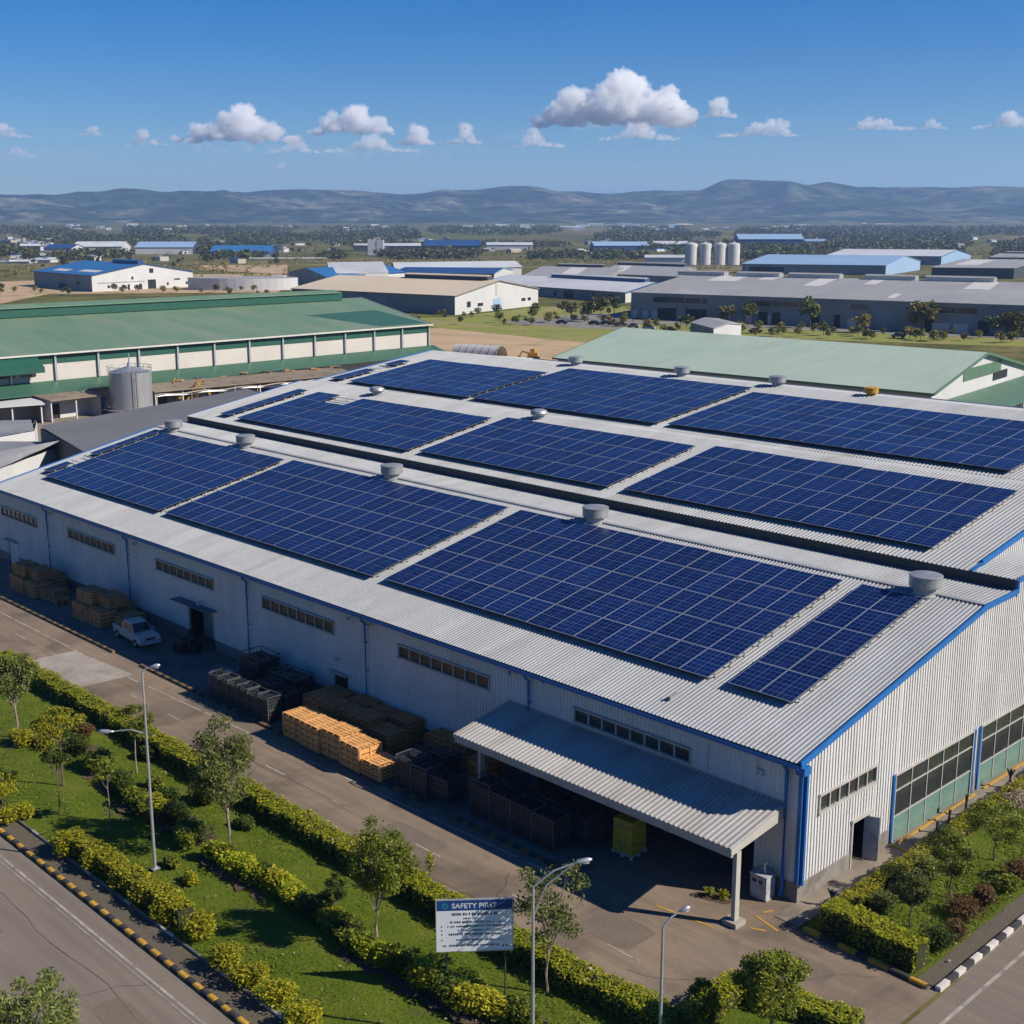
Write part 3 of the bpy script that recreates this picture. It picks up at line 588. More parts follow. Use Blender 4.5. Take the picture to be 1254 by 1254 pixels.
for px, pv, lab, mt in ((705, 445, 'round steel ventilator leftmost on the farthest ridge', 'vent'), (835, 459, 'steel ventilator on the farthest ridge before the pale green roof', 'vent'), (952, 470, 'steel ventilator right of centre on the farthest ridge', 'vent'), (1067, 480, 'yellow painted ventilator on the farthest ridge', 'ventyellow')):
    p = FY(px, pv, 57.5); childfix(make_vent(.85 if mt == 'vent' else .68, M[mt], (p[0], 57.5, 17.0), lab, True))

# ------------------------------------------------------------------ solar arrays
M['busbar'] = mk('pale_cell_strip', (.13, .17, .27), (.09, .13, .24), .8, rough=.4)
def panel_mesh(w, h, name='solar_panel'):
    mb = MB(); t = .045; f = .036
    mb.boxb(0, w, 0, h, 0, t, 2); mb.poly([(0, 0, t+.002), (w, 0, t+.002), (w, h, t+.002), (0, h, t+.002)], 1)  # sides painted dark for the shaded gap beneath the array
    mb.poly([(f, f, t+.004), (w-f, f, t+.004), (w-f, h-f, t+.004), (f, h-f, t+.004)], 0, uv=[(0, 0), (6, 0), (6, 6), (0, 6)])
    mb.boxb(w/2-.012, w/2+.012, f, h-f, t+.0025, t+.0055, 3); mb.boxb(f, w/2-.0125, h/2-.012, h/2+.012, t+.0025, t+.0055, 3); mb.boxb(w/2+.0125, w-f, h/2-.012, h/2+.012, t+.0025, t+.0055, 3)
    me = mb.build(name, [M['solar'], M['alu'], M['gutter'], M['busbar']]); return me
PR = random.Random(99)
def solar_array(x0, x1, y0, y1, plane, nx, ny, label, skip=()):
    slope = math.atan(plane(1)-plane(0)); pw = (x1-x0)/nx; ph = (y1-y0)/math.cos(slope)/ny; off = .30
    A = empty('solar_array', (x0, y0, plane(y0)+off), label, 'solar array', 'solar arrays on the warehouse roof')
    A.rotation_euler = (slope, 0, 0)
    p0 = panel_mesh(pw-.02, ph-.02)
    first = True
    for j in range(ny):
        for i in range(nx):
            if (i, j) in skip: continue
            o = p0 if first else p0.copy()
            if not first: COL.objects.link(o)
            first = False
            o.parent = A; o.location = (i*pw+.01, j*ph+.01, .05); o.rotation_euler = (PR.uniform(-.006, .006), PR.uniform(-.008, .008), 0)
    rl = MB()
    for j in range(ny):
        for e in (.22, .78): rl.boxb(-.12, x1-x0+.12, (j+e)*ph-.03, (j+e)*ph+.03, -.02, .049)
    for i in range(nx*1+1):
        for j in range(ny*2): rl.boxb(i*pw*.999-.03, i*pw*.999+.03, (j+.5)*ph/2-.04, (j+.5)*ph/2+.04, -.32, -.02)
    r = rl.build('mounting_rail', M['alu'], loc=(0, 0, 0)); r.parent = A
    return A
solar_array(-89.7, -67.4, 3.35, 16.5, R1, 11, 5, 'solar array at the far left of the front roof slope')
solar_array(-91.9, -90.5, 4.2, 16.8, R1, 1, 5, 'single narrow row of solar panels along the left roof edge of the front slope', skip=[(0, 1)])
solar_array(-66.3, -37.7, 3.35, 16.75, R1, 14, 5, 'second solar array from the left on the front roof slope')
solar_array(-36.4, -8.4, 3.45, 16.8, R1, 14, 5, 'large solar array on the front slope beside the two column one')
solar_array(-7.15, -3.1, 3.55, 16.85, R1, 2, 5, 'small two column solar array nearest the gable end')
solar_array(-85.6, -57.4, 22.95, 33.6, R2, 14, 4, 'left solar array on the middle roof slope beyond the dark gutter', skip=[(2, 3), (3, 3)])
solar_array(-89.4, -87.6, 23.2, 33.6, R2, 1, 4, 'single narrow row of solar panels at the left edge of the middle slope')
solar_array(-56.0, -33.4, 23.2, 34.3, R2, 11, 4, 'centre solar array on the middle roof slope beyond the dark gutter')
solar_array(-31.8, -6.1, 23.3, 34.9, R2, 13, 4, 'right solar array on the middle roof slope, ending near the blue verge')
solar_array(-88.0, -67.8, 39.6, 52.0, R3, 10, 5, 'left solar array on the farthest roof slope')
solar_array(-91.8, -89.9, 39.8, 50.5, R3, 1, 4, 'single narrow row of solar panels at the left edge of the farthest slope', skip=[(0, 2)])
solar_array(-67.0, -42.2, 39.6, 54.6, R3, 12, 5, 'centre solar array on the farthest roof slope')
solar_array(-41.0, -9.0, 39.9, 53.0, R3, 16, 5, 'right solar array on the farthest roof slope, running out of the frame')
# ------------------------------------------------------------------ far terrain, hills
def rc_(x, y): return math.hypot(x-31, y+50)
def zt(x, y):
    r = rc_(x, y)
    if r < 1300: return 0.0
    return 55*((r-1300)/4700)**1.15
def Gfar(u, v):
    d = ray(u, v); h = np.array([d[0], d[1]]); h = h/np.linalg.norm(h); best = None
    for r in np.geomspace(250, 6300, 420):
        x, y = CAM[0]+h[0]*r, CAM[1]+h[1]*r; z = zt(x, y); q = np.array([x, y, z])-CAM
        vv = 627-F*(q@UP)/(q@FW)
        if best is None or abs(vv-v) < best[0]: best = (abs(vv-v), np.array([x, y, z]))
    return best[1]
def height_at(P, v):
    hs = np.linspace(0, 40, 801); q = np.array(P)[None, :]+np.outer(hs, [0, 0, 1])-CAM
    vv = 627-F*(q@UP)/(q@FW); return float(hs[np.argmin(abs(vv-v))])
gm = MB(); NR = list(range(0, 1201, 300))+[1500, 1800, 2200, 2600, 3000, 3500, 4000, 4600, 5200, 6000, 7000, 9000, 14000]; NA = 72
for i in range(len(NR)-1):
    for k in range(NA):
        a, b_ = 2*math.pi*k/NA, 2*math.pi*(k+1)/NA
        def P(r, t): x, y = 31+r*math.cos(t), -50+r*math.sin(t); return (x, y, zt(x, y) if r < 6100 else 55)
        if i == 0: gm.poly([P(0, 0), P(NR[1], a), P(NR[1], b_)])
        else: gm.poly([P(NR[i], a), P(NR[i+1], a), P(NR[i+1], b_), P(NR[i], b_)])
tag(gm.build('ground', ground_mat()), kind='structure')
def hill_mat():
    m, nt, b = base('hill_scrub'); w = coords(nt, 'World')
    col = ramp(nt, noise(nt, w, .0026, 12, .66, .5), [(.40, (.024, .040, .018)), (.50, (.038, .055, .026)), (.57, (.085, .092, .055)), (.70, (.18, .165, .12))])
    f = ramp(nt, noise(nt, w, .010, 10, .8), [(.40, .2), (.60, 1.9)])
    mu = nt.nodes.new('ShaderNodeMix'); mu.data_type = 'RGBA'; mu.blend_type = 'MULTIPLY'; mu.inputs[0].default_value = 1
    nt.links.new(col, mu.inputs[6]); nt.links.new(f, mu.inputs[7]); nt.links.new(mu.outputs[2], b.inputs['Base Color']); b.inputs['Roughness'].default_value = 1; b.inputs['Specular IOR Level'].default_value = 0
    return m
from mathutils import noise as mn
SIL = [(-260, 238), (-120, 243), (0, 240), (60, 240), (110, 237), (165, 232), (210, 237), (300, 237), (360, 234), (430, 236), (490, 240), (560, 235), (640, 229), (690, 236), (740, 239), (800, 236), (850, 235), (893, 222), (960, 224), (985, 229), (1010, 226), (1060, 232), (1100, 232), (1254, 231), (1400, 238), (1560, 233)]
def sil(u):
    for (a, va), (b, vb) in zip(SIL[:-1], SIL[1:]):
        if a <= u <= b: t = (u-a)/(b-a); t = t*t*(3-2*t); return va+(vb-va)*t
    return 238
hm = MB(); NU, NV = 300, 46; V = []
for i in range(NU):
    u = -250+1790*i/(NU-1); d = ray(u, 275); hx, hy = d[0], d[1]; n = math.hypot(hx, hy); hx /= n; hy /= n
    cosang = (hx*FW[0]+hy*FW[1])
    rtop = 8300; elev = (279.7-sil(u))/F*cosang; ztop = 32+rtop*elev*1.02
    for j in range(NV):
        t = j/(NV-1); r = 5900+(9600-5900)*t; x, y = CAM[0]+hx*r, CAM[1]+hy*r
        s = min(1, max(0, (r-5900)/(rtop-5900))); prof = s*s*(3-2*s) if r < rtop else 1-.25*((r-rtop)/1300)
        rid = mn.fractal((x*.0011, y*.0011, 3.1), 1.0, 2.0, 6); spur = abs(mn.noise((x*.0016, y*.0016, 7.7)))
        fade = 4*s*(1-s) if r < rtop else .1
        z = 52+(ztop-52)*prof*(1-.46*fade*spur*1.8)+fade*rid*52+mn.fractal((x*.006, y*.006, 1), 1, 2, 5)*7*min(1, s*3)
        V.append((x, y, max(z, 48) if s > .02 else 44))
hm.v = V
for i in range(NU-1):
    for j in range(NV-1): q = i*NV+j; hm.f.append((q+NV, q+NV+1, q+1, q)); hm.m.append(0)
tag(hm.build('hills', hill_mat(), smooth=True), kind='structure')

# ------------------------------------------------------------------ other buildings of the estate
def slab(mb, a, b, c, d, t, m=0):
    A = [Vector([float(k) for k in q]) for q in (a, b, c, d)]; B = [q-Vector((0, 0, t)) for q in A]
    mb.poly(A, m); mb.poly(B[::-1], m)
    for i in range(4): j = (i+1) % 4; mb.poly([A[i], B[i], B[j], A[j]], m)
def shed(name, label, A, C, D, h, hr, wall, roof, cat='warehouse', z0=0.0, wins=(), gwins=(), monitors=(), trim=None, over=.5, gable_mat=None, lights=(), group=None, monmat=None, monh=1.7, monw=3.0):
    """A, C: front eave corners (xy); D: depth vector; ridge runs with A-C"""
    A, C, D = Vector(A[:2]), Vector(C[:2]), Vector(D[:2]); u = (C-A).normalized(); w = D.normalized(); L = (C-A).length
    e = empty(name, ((A+C+D)/2).to_3d()+Vector((0, 0, z0)), label, cat, group)
    X = lambda p, z: (p.x, p.y, z0+z)
    mid = D/2; wl = MB(); B = A+D; E_ = C+D; gi = 1 if gable_mat else 0
    wl.poly([X(A, 0), X(C, 0), X(C, h), X(A, h)]); wl.poly([X(E_, 0), X(B, 0), X(B, h), X(E_, h)])
    wl.poly([X(C, 0), X(E_, 0), X(E_, h), X(C+mid, hr), X(C, h)], gi); wl.poly([X(B, 0), X(A, 0), X(A, h), X(A+mid, hr), X(B, h)], gi)
    wl.build('wall', [wall, gable_mat] if gable_mat else wall, e)
    rf = MB(); sl = (hr-h)/(D.length/2); t = .28
    a = A-u*over-w*over; c = C+u*over-w*over; b = B-u*over+w*over; f = E_+u*over+w*over; ra = A-u*over+mid; rc = C+u*over+mid
    zl = h-sl*over+.12; slab(rf, X(a, zl), X(c, zl), X(rc, hr+.12), X(ra, hr+.12), t); slab(rf, X(ra, hr+.121), X(rc, hr+.121), X(f, zl), X(b, zl), t)
    ro = rf.build('roof', roof, e)
    if trim:
        tm = MB()
        for p, q in ((c, rc), (rc, f), (a, ra), (ra, b)):
            za = hr if (p-rc).length < .01 or (p-ra).length < .01 else zl-.1; zb = hr if (q-rc).length < .01 or (q-ra).length < .01 else zl-.1
            off = u*.06 if p in (c, rc) else -u*.06
            tm.beam(X(p+off, za), X(q+off, zb), .1, .42)
        tm.beam(X(a-w*.06, zl-.1), X(c-w*.06, zl-.1), .1, .3); tm.build('verge_trim', trim, e)
    nrm = -w
    for t0, t1, za, zb, mt in wins:
        p, q = A+u*(t0*L), A+u*(t1*L); g = MB(); c0 = (p+q)/2+nrm*.02
        ang = math.atan2(u.y, u.x); g.box((c0.x, c0.y, z0+(za+zb)/2), ((q-p).length, .16, zb-za), ang)
        isd = za < .2; fo = g.build('door' if isd else 'window', mt, e)
        if not isd:
            fb = MB(); fb.box((c0.x+nrm.x*.1, c0.y+nrm.y*.1, z0+za-.12), ((q-p).length+.3, .2, .14), ang); fb.build('sill', M['frame'], fo)
    for t0, t1, za, zb, mt in gwins:
        p, q = C+w*(t0*D.length), C+w*(t1*D.length); g = MB(); c0 = (p+q)/2+u*.02
        g.box((c0.x, c0.y, z0+(za+zb)/2), ((q-p).length, .2, zb-za), math.atan2(w.y, w.x)); g.build('door' if za < .2 else 'window', mt, e)
    for t0, t1 in monitors:
        p, q = A+u*(t0*L)+mid, A+u*(t1*L)+mid; c0 = (p+q)/2; g = MB(); LL = (q-p).length; ang = math.atan2(u.y, u.x)
        g.box((c0.x, c0.y, z0+hr+monh/2-.1), (LL, monw, monh), ang)
        s = w*(monw/2+.5); zz = z0+hr+monh
        mo = g.build('ridge_monitor', monmat or roof, e); g = MB()
        slab(g, (p-s).to_3d()+Vector((0, 0, zz-.15)), (q-s).to_3d()+Vector((0, 0, zz-.15)), q.to_3d()+Vector((0, 0, zz+.35)), p.to_3d()+Vector((0, 0, zz+.35)), .2)
        slab(g, p.to_3d()+Vector((0, 0, zz+.351)), q.to_3d()+Vector((0, 0, zz+.351)), (q+s).to_3d()+Vector((0, 0, zz-.15)), (p+s).to_3d()+Vector((0, 0, zz-.15)), .2)
        g.build('monitor_roof', roof, mo)
    for t0, t1, s0, s1 in lights:
        g = MB(); Z = lambda s: h+(hr-h)*s+.16
        P = lambda t, s: (A+u*(t*L)+mid*s)
        g.poly([X(P(t0, s0), Z(s0)), X(P(t1, s0), Z(s0)), X(P(t1, s1), Z(s1)), X(P(t0, s1), Z(s1))]); g.build('roof_light', M['rooflight'], e)
    return e
def E(u, v, h): p = G(u, v, h); return Vector((p[0], p[1]))
def shed_px(name, label, A, C, h, Rp, hr, at, *a, ext=(0, 0), **k):
    Ea, Ec = E(*A, h), E(*C, h); Rr = E(*Rp, hr); D = 2*(Rr-(Ec if at == 'C' else Ea)); L = Ec-Ea
    return shed(name, label, Ea-L*ext[0], Ec+L*ext[1], D, h, hr, *a, **k)
DK = M['dark']; GL = M['glass']
# big green roofed hall
gs = shed_px('green_roofed_warehouse', 'huge warehouse with faded green roof, green ridge monitor and cream panel wall at the left', (0, 437), (524, 397), 10.8, (438, 365), 15.2, 'C', M['cream'], M['greenroof'], ext=(.35, 0), monitors=[(0, .945)], trim=M['kwhite'], monmat=M['greendark'], monh=2.0, monw=6.0, over=1.0)
Ea, Ec = E(0, 437, 10.8), E(524, 397, 10.8); Lg = Ec-Ea; ug = Lg.normalized(); A0 = Ea-Lg*.35; Ltot = Lg*1.35; ng = Vector((ug.y, -ug.x))
def gpt(t, off, z): p = A0+Ltot*t+ng*off; return (p.x, p.y, z)
g = MB(); slab(g, gpt(0, .12, 10.5), gpt(1, .12, 10.5), gpt(1, .14, 9.0), gpt(0, .14, 9.0), .01); g.build('eave_shadow_band', M['greendark'], gs)  # shadow below the eave, put in as a dark green strip
g = MB(); slab(g, gpt(0, 5.2, 4.4), gpt(1.012, 5.2, 4.4), gpt(1.012, .05, 5.9), gpt(0, .05, 5.9), .2); g.build('pent_roof', M['greenroof2'], gs)
for k in range(13):
    t = .27+.73*k/12; g = MB(); a = Vector(gpt(t, .3, 5.9)); b = Vector(gpt(t, .3, 10.5)); g.beam(a, b, .35, .35); g.build('wall_post', M['steel'], gs)
g = MB(); slab(g, gpt(.1, 3.2, 8.7), gpt(.305, 3.2, 8.7), gpt(.305, .0, 10.9), gpt(.1, .0, 10.9), .9); g.build('awning', M['greendark'], gs)
for k in range(4):
    g = MB(); t = .2+.028*k; a = Vector(gpt(t, .18, 7.7)); b = Vector(gpt(t+.02, .18, 7.7)); g.beam(a, b, .1, 1.5); g.build('window', GL, gs)
g = MB(); slab(g, gpt(.90, -.7, 11.04), gpt(1.002, -.7, 11.04), gpt(1.002, -33, 15.10), gpt(.80, -30, 14.72), .03); g.build('new_roof_sheets', M['greenroof2'], gs)
# pale green roof behind the main hall
ps = shed_px('pale_green_roofed_warehouse', 'warehouse with plain pale green roof and white gable behind the solar roof', (683, 438), (1140, 481), 8.0, (1205, 432), 12.2, 'C', M['beigewall'], M['palegreen'], trim=M['palegreen_trim'], gable_mat=M['whitewall'], over=.8, gwins=[(.30, .70, 8.3, 10.2, M['palegreen_trim']), (.62, .78, 7.0, 8.4, DK)])
Pa, Pc = E(683, 438, 8), E(1140, 481, 8); up_ = (Pc-Pa).normalized(); PD = 2*(E(1205, 432, 12.2)-Pc); pw_ = PD.normalized()
def ppt(off, t, z): p = Pc+up_*off+PD*t; return (p.x, p.y, z)
g = MB(); slab(g, ppt(7, .0, 4.6), ppt(7, 1.1, 4.6), ppt(.1, 1.1, 6.2), ppt(.1, .0, 6.2), .2); g.build('awning', M['palegreen_trim'], ps)
for k in range(3):
    g = MB(); g.beam(ppt(6.6, .2+.35*k, 0), ppt(6.6, .2+.35*k, 4.5), .2, .2); g.build('awning_post', M['whitewall'], ps)
# beige and white halls
shed_px('beige_roofed_warehouse', 'warehouse with beige roof and long ridge monitor, white gable to the right', (405, 355.5), (557, 362.5), 7.2, (611, 343.5), 11.8, 'C', M['greywall'], M['beige'], gable_mat=M['whitewall'], trim=M['kgrey'], ext=(.35, 0), monitors=[(.45, .95)], monmat=M['gutter'],  # shaded front painted grey, lit gable white
    gwins=[(.13, .17, 2.4, 4.6, DK), (.25, .31, 2.4, 3.6, DK), (.43, .52, 0, 4.8, M['bluepale']), (.46, .475, 6, 10.5, M['beigewall']), (.78, .83, 2.6, 3.8, DK), (.86, .9, 2.6, 3.8, DK)])
shed_px('pale_roofed_warehouse', 'long warehouse with pale grey roof, shaded wall and dark blue ridge monitor', (640, 350), (766, 358.3), 4.5, (803, 346), 7.7, 'C', M['greywall'], M['whiteroof'], gable_mat=M['whitewall'], trim=M['bluedark'], ext=(.5, 0), monitors=[(.33, .95)], monmat=M['bluedark'], wins=[(.55, .57, 1, 3, DK), (.62, .68, .1, 3.4, DK), (.8, .82, 1, 3, DK), (.9, .93, .1, 3.2, DK)])  # front wall's shade is in its grey, gable kept white
gy_w = []
def fr_(u0, u1): return ((u0-773)/(1254-773)*.80, (u1-773)/(1254-773)*.80)
for u0, u1 in ((806, 849), (851, 872), (874, 881), (934, 966), (968, 976), (979, 999), (1001, 1014), (1016, 1027), (1064, 1083), (1156, 1183), (1185, 1206)): a, b = fr_(u0, u1); gy_w.append((a, b, 6.2, 8.0, GL))
for u0, u1 in ((812, 838), (852, 872), (873, 881), (950, 962), (968, 978), (1017, 1027), (1045, 1052), (1150, 1160), (1208, 1220)): a, b = fr_(u0, u1); gy_w.append((a, b, .1, 4.2, DK))
for u0, u1 in ((776, 782), (790, 798), (804, 812), (933, 942), (955, 966), (1061, 1078), (1158, 1177), (1182, 1198)): a, b = fr_(u0, u1); gy_w.append((a, b, .1, 3.0, M['whitewall']))
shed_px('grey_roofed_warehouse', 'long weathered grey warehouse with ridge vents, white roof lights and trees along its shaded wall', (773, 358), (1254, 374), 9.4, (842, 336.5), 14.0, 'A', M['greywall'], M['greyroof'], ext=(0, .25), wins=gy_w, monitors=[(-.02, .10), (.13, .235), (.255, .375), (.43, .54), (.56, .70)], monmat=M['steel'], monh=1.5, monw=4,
    lights=[(.09, .16, .68, .98), (.20, .235, .8, .98), (.33, .37, .55, .98), (.45, .475, .7, .95), (.545, .56, .1, .3), (.66, .71, .6, .97)])
shed('small_grey_shed', 'small shed with single grey roof and white side beside the trees', E(846, 395, 4), E(874, 402, 4), (E(908, 396, 4.2)-E(874, 402, 4)), 4, 4.9, M['greywall'], M['greyroof'], 'shed', gable_mat=M['whitewall'], over=.4)
shed_px('blue_roofed_warehouse', 'bright blue roofed warehouse with gable greyed for shade, left of the beige roof', (399, 339), (497, 333.5), 6.4, (375, 328.5), 10, 'A', M['whitewall'], M['bluemetal'], gable_mat=M['greywall'], trim=M['bluedark'], wins=[(.05, .1, 1, 3, DK), (.3, .34, 1, 3, DK)])  # grey on the gable paints its shade, lit side white
shed_px('blue_roofed_warehouse', 'deep blue roofed warehouse with ribbed roof and pale gable behind the beige roof', (480, 334), (605, 335), 6.0, (617, 328), 8.3, 'C', M['greywall'], M['bluedark'], gable_mat=M['whitewall'], trim=M['bluepale'])  # front greyed to paint its shade beside the lit gable
shed_px('blue_roofed_warehouse', 'white warehouse with blue roof and wide white gable beyond the green roof', (41, 332), (112, 337.5), 8.4, (176, 323), 13.6, 'C', M['greywall'], M['bluemetal'], gable_mat=M['whitewall'], trim=M['bluedark'], monitors=[(.55, .95)], monmat=M['bluedark'],  # grey front wall stands for shade, sunlit gable stays white
    gwins=[(.14, .16, 1.5, 3, DK), (.33, .35, .1, 3, DK), (.44, .47, .1, 3, DK), (.53, .61, .1, 5, DK), (.55, .59, 8.6, 11, DK), (.05, .5, 4.1, 4.5, M['greywall']), (.37, .39, 5.5, 7, DK), (.72, .74, 1.6, 3, DK), (.8, .86, 4.2, 5, DK), (.92, .94, 1.6, 3, DK)], wins=[(.45, .6, .1, 3, DK), (.75, .8, 3, 4.5, DK)], lights=[(.2, .45, .15, .3), (.6, .9, .2, .35)])
shed_px('white_vaulted_hall', 'white hall with low curved roof behind the bright blue roof', (400, 327), (462, 326), 7.5, (468, 320.5), 12, 'C', M['whitewall'], M['whiteroof'], over=.3)
shed_px('white_roofed_hall', 'low hall with wavy white roof behind the deep blue roof', (480, 325), (622, 323), 7, (630, 319.5), 10, 'C', M['whitewall'], M['whiteroof'], over=.8)
shed_px('grey_roofed_shed', 'flat grey roofed shed with dark ridge left of the grey warehouse', (640, 338), (745, 341), 6, (760, 328), 9, 'C', M['greywall'], M['greyroof'], monitors=[(.2, .8)], monmat=M['gutter'], lights=[(.4, .6, .2, .9)])
shed_px('grey_roofed_shed', 'wide grey shed with dark ridge vent just left of the silos', (735, 335), (835, 339), 6, (845, 327), 9, 'C', M['greywall'], M['greyroof'], monitors=[(.05, .95)], monmat=M['gutter'], lights=[(.1, .25, .3, .9)])
shed_px('pale_blue_roofed_warehouse', 'pale blue roofed warehouse beside the silos', (909, 323), (1085, 325), 7, (1108, 313), 12.5, 'C', M['greywall'], M['bluepale'], gable_mat=M['bluepale'], wins=[(.05, .3, .1, 5, DK)])
shed_px('white_roofed_warehouse', 'long white roofed warehouse with blue trim behind the pale blue roof', (1012, 312.5), (1153, 314), 8, (1172, 306), 13, 'C', M['greywall'], M['whiteroof'], gable_mat=M['bluepale'], trim=M['bluedark'])
shed_px('grey_roofed_shed', 'grey roofed shed with shaded front at the right edge beyond the long grey warehouse', (1141, 327.5), (1242, 328.5), 7, (1275, 318), 11, 'C', M['gutter'], M['greyroof'], lights=[(.15, .45, .3, .9)])  # near-black walls carry the painted shade of the front
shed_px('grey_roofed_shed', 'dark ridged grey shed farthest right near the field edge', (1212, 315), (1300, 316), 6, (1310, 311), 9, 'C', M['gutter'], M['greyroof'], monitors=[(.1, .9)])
# round white building
rp = G(298, 354, 0); rb_ = empty('round_white_building', rp, 'low white building with rounded wall and grey flat roof', 'building')
g = MB(); n = 40; prof = [(30*math.cos(t), 17*math.sin(t)) for t in np.linspace(0, 2*math.pi, n, endpoint=False)]; an = R(45); prof = [(rp[0]+x*math.cos(an)-y*math.sin(an), rp[1]+x*math.sin(an)+y*math.cos(an)) for x, y in prof]
for i in range(n): a, b = prof[i], prof[(i+1) % n]; g.poly([(a[0], a[1], 0), (b[0], b[1], 0), (b[0], b[1], 6.2), (a[0], a[1], 6.2)])
g.build('wall', M['whitewall'], rb_, smooth=True); g = MB()
for i in range(n): a, b = prof[i], prof[(i+1) % n]; g.poly([(rp[0], rp[1], 7.0), (a[0], a[1], 6.25), (b[0], b[1], 6.25)])
g.build('roof', M['greyroof'], rb_); p = G(337, 353); g = MB(); g.box((p[0], p[1], 2.8), (16, 26, 5.6), R(45)); g.box((p[0]-8, p[1]+8, 6), (7, 9, 1), R(45)); g.build('side_wing', M['whitewall'], rb_)
# far row
def far_shed(label, x0, x1, vb, h, rise, depth, wall, roof, name='distant_warehouse', gm_=None, group=None, vb2=None):
    a, c = Gfar(x0, vb), Gfar(x1, vb2 or vb); A, C = Vector(a[:2]), Vector(c[:2]); u = (C-A).normalized(); w = Vector((-u.y, u.x))
    return shed(name, label, A, C, w*depth, h, h+rise, wall, roof, z0=(a[2]+c[2])/2-.2, gable_mat=gm_, over=.8, group=group)
WW, WR = M['whitewall'], M['whiteroof']
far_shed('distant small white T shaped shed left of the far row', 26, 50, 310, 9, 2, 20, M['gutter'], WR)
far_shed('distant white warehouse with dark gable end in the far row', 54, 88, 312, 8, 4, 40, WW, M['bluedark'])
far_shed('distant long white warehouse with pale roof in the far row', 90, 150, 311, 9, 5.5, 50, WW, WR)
far_shed('distant white warehouse with blue grey roof and shaded left end', 166, 236, 311.5, 8.5, 6, 55, WW, M['bluepale'], gm_=M['gutter'])  # gable's shade put into a near-black colour
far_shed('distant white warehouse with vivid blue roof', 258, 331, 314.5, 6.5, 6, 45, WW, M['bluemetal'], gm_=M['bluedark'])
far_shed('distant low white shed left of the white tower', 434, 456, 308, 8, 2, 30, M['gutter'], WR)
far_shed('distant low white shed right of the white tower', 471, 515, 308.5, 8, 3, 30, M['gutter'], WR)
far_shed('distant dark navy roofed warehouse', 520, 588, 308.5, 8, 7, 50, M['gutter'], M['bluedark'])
far_shed('distant white sheds right of the navy roofed one', 596, 652, 306, 7, 3, 40, WW, WR)
far_shed('distant blue roofed warehouse before the wood right of centre', 728, 795, 306, 6, 5, 40, M['bluedark'], M['bluepale'])
far_shed('distant pale roofed shed behind the silos', 800, 842, 304, 6, 4, 40, M['bluepale'], WR)
far_shed('distant white shed with dark opening left of the silos', 790, 838, 323, 6, 2, 30, WW, WR)
far_shed('distant pale blue roofed warehouse with navy wall beyond the silos', 905, 984, 303, 12, 7, 60, M['bluedark'], M['bluepale'])
far_shed('distant little pale blue annex at the end of the navy wall', 985, 1010, 302, 8, 3, 40, WW, M['bluepale'])
far_shed('distant long white wall by the far left edge', 0, 36, 323, 2.4, .8, 20, WW, WR); far_shed('distant white shed on the left among scrub', 36, 62, 322, 3.2, 1, 15, WW, WR)
far_shed('distant low white sheds near the blue roofed far warehouse', 305, 398, 318, 1.6, .6, 16, WW, WR)
rng = random.Random(11)
HL = 'small pale far-off building on the plain below the hills'
for k in range(74):
    u_ = rng.choice([rng.uniform(0, 260), rng.uniform(420, 470), rng.uniform(560, 860), rng.uniform(700, 990), rng.uniform(0, 1254)]); v_ = rng.uniform(276.2, 284)
    if 1000 < u_: v_ = rng.uniform(276, 280)
    w_ = rng.uniform(3, 14)*(1.5 if v_ < 280 else 1); p = Gfar(u_, v_); q = Gfar(u_+w_, v_); A, C = Vector(p[:2]), Vector(q[:2]); uu = (C-A).normalized(); h_ = rng.uniform(4, 8)
    mb = MB(); c0 = (A+C)/2; L_ = (C-A).length; an_ = math.atan2(uu.y, uu.x); mb.box((c0.x, c0.y, p[2]+h_/2-1), (L_, 18, h_), an_)
    for s in (-1, 1): mb.poly([(c0.x+dx, c0.y+dy, p[2]+dz) for dx, dy, dz in [( -uu.x*L_/2-uu.y*s*-9.3, -uu.y*L_/2+uu.x*s*-9.3, h_-1), (uu.x*L_/2-uu.y*s*-9.3, uu.y*L_/2+uu.x*s*-9.3, h_-1), (uu.x*L_/2, uu.y*L_/2, h_+1.6), (-uu.x*L_/2, -uu.y*L_/2, h_+1.6)]], 1)
    tag(mb.build('distant_building', [rng.choice([WW, WW, M['cream'], M['beigewall']]), rng.choice([WR, WR, M['beige'], M['bluepale']])], loc=(c0.x, c0.y, p[2])), HL, 'building', 'far-off buildings')
ML = 'small pale shed or container among the scrub of the middle plain'
